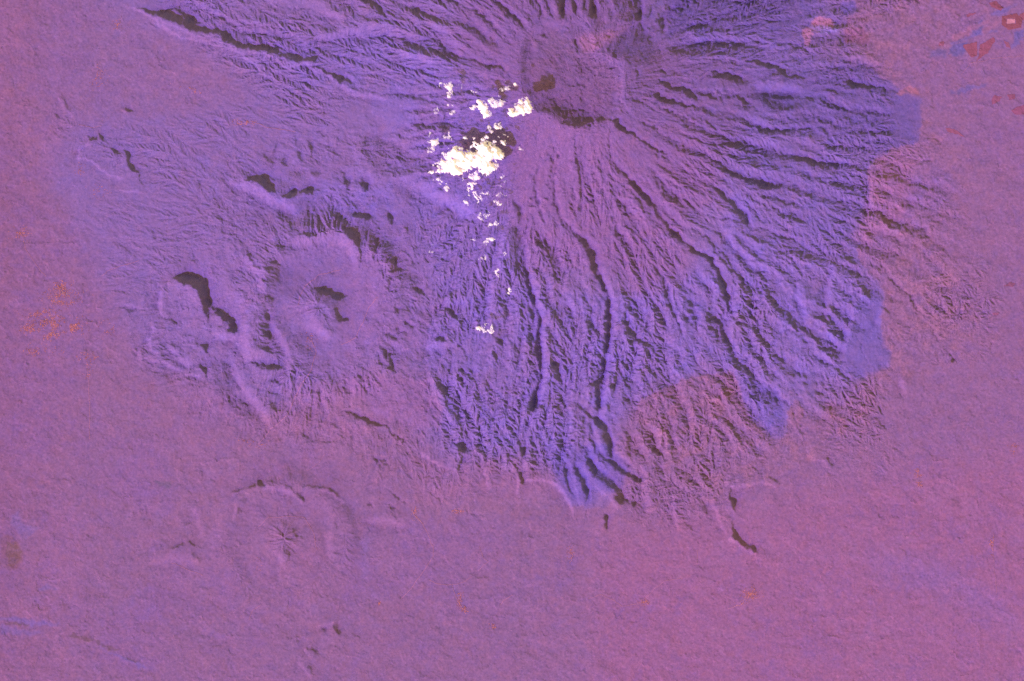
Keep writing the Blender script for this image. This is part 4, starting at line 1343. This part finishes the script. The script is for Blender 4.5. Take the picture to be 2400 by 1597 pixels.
    for k_ in np.argsort(-cnt):
        if root is not None and cnt[k_] < 10: break
        qq = q[fl == ids[k_]]
        u, inv = np.unique(qq, return_inverse=True)
        o = mesh_obj('cloud' if root is None else 'wisp', V[u], inv.reshape(-1, 4), CLOUD, ('opacity', dens[u]))
        o.data.polygons.foreach_set('use_smooth', np.ones(len(qq), bool))
        if root is None: root = tag(o, label, 'cloud', 'clouds over the slope below the crater')
        else: o.parent = root
    return root
def g_alt(t, x, y, h):
    x0, y0, k = TILE[t]
    return float(height(x0 + x * k, y0 + y * k)) + h
def CL(label, t, s, h, seed, **kw):
    B = [(t, *[float(v) for v in q.split(',')]) for q in s.split()]
    return cloud(label, B, g_alt(t, B[0][1], B[0][2], h), seed, **kw)
CL('largest brilliant white cloud bank with a tan shaded hollow', 'b', "790,1110,80,75 640,1192,40,14 700,1155,50,28 830,1120,80,65 775,1175,60,32 900,1110,60,40 960,1080,60,60 1005,1010,42,60 1030,1090,70,75 985,1165,50,45 1025,1175,36,32 1085,1060,40,45 925,1000,26,28", 2.7, 101, thick=1.3, rag=1.35)
CL('small curl of cloud on the upper right shoulder of the largest bank', 'b', "1090,990,36,10 1120,1000,12,10", 2.4, 102, rag=1.3, small=True)
CL('bright cloud touching the long black shadow at the crater edge', 'b', "1225,778,66,34 1262,725,40,46 1295,770,30,26 1190,795,34,14 1210,715,20,12 1280,700,8,18 1290,775,18,12", 3.0, 203, thick=1.5, rag=1.1)
CL('bright two armed cloud left of the one at the crater edge', 'b', "975,740,30,40 1000,790,32,32 920,755,32,18 960,705,22,18", 2.6, 104, rag=1.05)
CL('pale arched cloud between the two bright upper clouds', 'b', "1060,710,34,24 1030,700,16,12 1095,725,20,14", 2.4, 105, rag=1.3, small=True)
CL('wispy upper left cloud shaped like a hook', 'b', "728,598,34,16 710,562,14,10 755,592,22,16 745,640,16,16", 2.0, 106, rag=1.3, small=True)
CL('slender upright puff below the hooked wisp', 'b', "750,675,12,28", 1.8, 107, rag=1.2, small=True)
CL('small slanting wisp right of the hooked cloud', 'b', "822,610,14,22 805,580,8,10", 1.8, 108, rag=1.4, small=True)
CL('faint speck of cloud by the long dark ridge foot', 'b', "850,565,8,16", 1.8, 109, rag=1.4, small=True)
CL('thin flat wisp midway between the hook and the crater clouds', 'b', "915,645,22,8", 1.8, 110, rag=1.4, small=True)
CL('faint twin puffs just under the crater rim', 'b', "1150,600,16,14 1195,600,14,10", 2.4, 111, rag=1.5, small=True)
CL('tiny puff beneath the faint twin puffs', 'b', "1125,620,22,8", 2.4, 112, rag=1.5, small=True)
CL('lone tiny puff farthest left of the upper clouds', 'b', "656,776,12,18", 1.8, 113, small=True)
CL('lone small puff right of the tiny leftmost one', 'b', "760,795,13,18", 1.8, 114, small=True)
CL('crumb of cloud above the lone small puff', 'b', "750,738,14,6 775,728,8,5", 1.8, 115, rag=1.4, small=True)
CL('left outlying cloud with a bright head and a ragged tail', 'b', "640,975,20,18 650,985,18,12 622,1030,16,30 606,928,8,12", 1.9, 116, rag=1.1, small=True)
CL('ragged flame shaped puff beside the left outlying cloud', 'b', "733,962,20,20 745,935,8,14", 1.9, 117, rag=1.3, small=True)
CL('small puff on the left lip of the big shadow', 'b', "862,950,14,12", 2.2, 118, rag=1.2, small=True)
CL('pink hooked puff standing in the big black shadow', 'b', "1020,905,16,16 1012,880,12,14", 2.3, 119, rag=1.2, small=True)
CL('winged puff right of the pink hooked one', 'b', "1070,872,24,14 1095,885,22,12", 2.3, 120, rag=1.2, small=True)
CL('round puff right of and below the winged one', 'b', "1152,940,14,16", 2.3, 121, rag=1.2, small=True)
CL('little puff just above the top of the largest bank', 'b', "1112,945,18,8", 2.3, 122, rag=1.2, small=True)
CL('curved sliver of cloud alone on the mauve slope', 'b', "1230,1028,8,12 1238,1042,12,5", 2.2, 123, rag=.8, small=True, cut=.28)
CL('bright cloud directly under the largest bank', 'b', "918,1225,36,22 935,1195,18,14", 2.0, 124)
CL('little upright puff left of the bright cloud under the bank', 'b', "838,1228,10,20", 1.8, 125, rag=1.1, small=True)
CL('pale faint puff beneath the left tip of the bank', 'b', "670,1252,18,18", 1.6, 126, rag=1.5, small=True, cut=.42)
CL('compact pink puff low on the left', 'b', "728,1300,18,20", 1.6, 127, rag=.9, small=True)
CL('large curling cloud with a lavender hole in it', 'b', "893,1285,26,22 868,1320,12,30 905,1345,30,18 940,1370,30,34 925,1275,14,10", 1.9, 128, rag=1.4)
CL('small bright cloud at the foot of the curling one', 'b', "870,1402,30,18", 1.8, 129, rag=1.1)
CL('slanting sliver right of the curling cloud', 'b', "985,1325,20,10 1010,1338,18,8", 1.8, 130, rag=1.0, small=True)
CL('upright puff beside the dark ridge shadow', 'b', "1112,1235,14,20", 2.0, 131, rag=1.2, small=True)
CL('small flat puff left of the upright one', 'b', "1090,1285,18,8", 2.0, 132, rag=1.2, small=True)
CL('broken wisps right of the slanting sliver', 'b', "1090,1350,16,8 1120,1355,14,8 1065,1345,10,6", 2.0, 133, rag=1.4, small=True)
CL('arched puff with a trailing thread', 'b', "1070,1402,18,14 1100,1400,14,6", 1.8, 134, rag=1.2, small=True)
CL('faint pale puff in the lower string of clouds', 'b', "1035,1455,24,12", 1.6, 135, rag=1.4, small=True)
CL('broad puff in the middle of the lower string', 'b', "985,1498,32,18", 1.6, 136, rag=1.1, small=True)
CL('slanting bright puff near the lower end of the string', 'b', "1050,1560,26,14 1070,1540,10,12", 1.6, 137, rag=1.1, small=True)
CL('slanting puff below the lower string', 'e', "1015,98,24,14 1040,85,14,8", 1.5, 138, rag=1.2, small=True)
CL('pink puff low above the violet gullies', 'e', "965,208,24,14", 1.5, 139, rag=1.2, small=True)
CL('dot of cloud alone left of the pink low puff', 'e', "715,213,12,10", 1.3, 140, rag=.9, small=True)
CL('faint streak of cloud left of the slanting lower puff', 'e', "888,65,8,26 905,90,10,5", 1.4, 141, rag=1.4, small=True)
CL('faint curl of cloud far left of the lower string', 'e', "620,150,10,14 612,175,5,8", 1.2, 142, rag=1.4, small=True, cut=.42)
CL('faint thread of cloud right of the pink low puff', 'e', "1130,185,8,18", 1.5, 143, rag=1.4, small=True)
CL('thin upright curl above the bright lowest puff', 'e', "1075,325,10,24 1095,295,12,4", 1.5, 144, rag=1.3, small=True)
CL('brightest puff of the lower slope beside a deep valley', 'e', "1150,442,20,18 1155,425,8,12", 2.6, 145, rag=.8)
CL('lowest lacy cloud over the violet ridges', 'e', "990,700,40,18 950,700,16,10 1030,715,20,12", 1.8, 146, rag=1.6, small=True)
CL('faint lace just above the lowest cloud', 'e', "1080,648,18,12", 1.8, 147, rag=1.6, small=True, cut=.42)
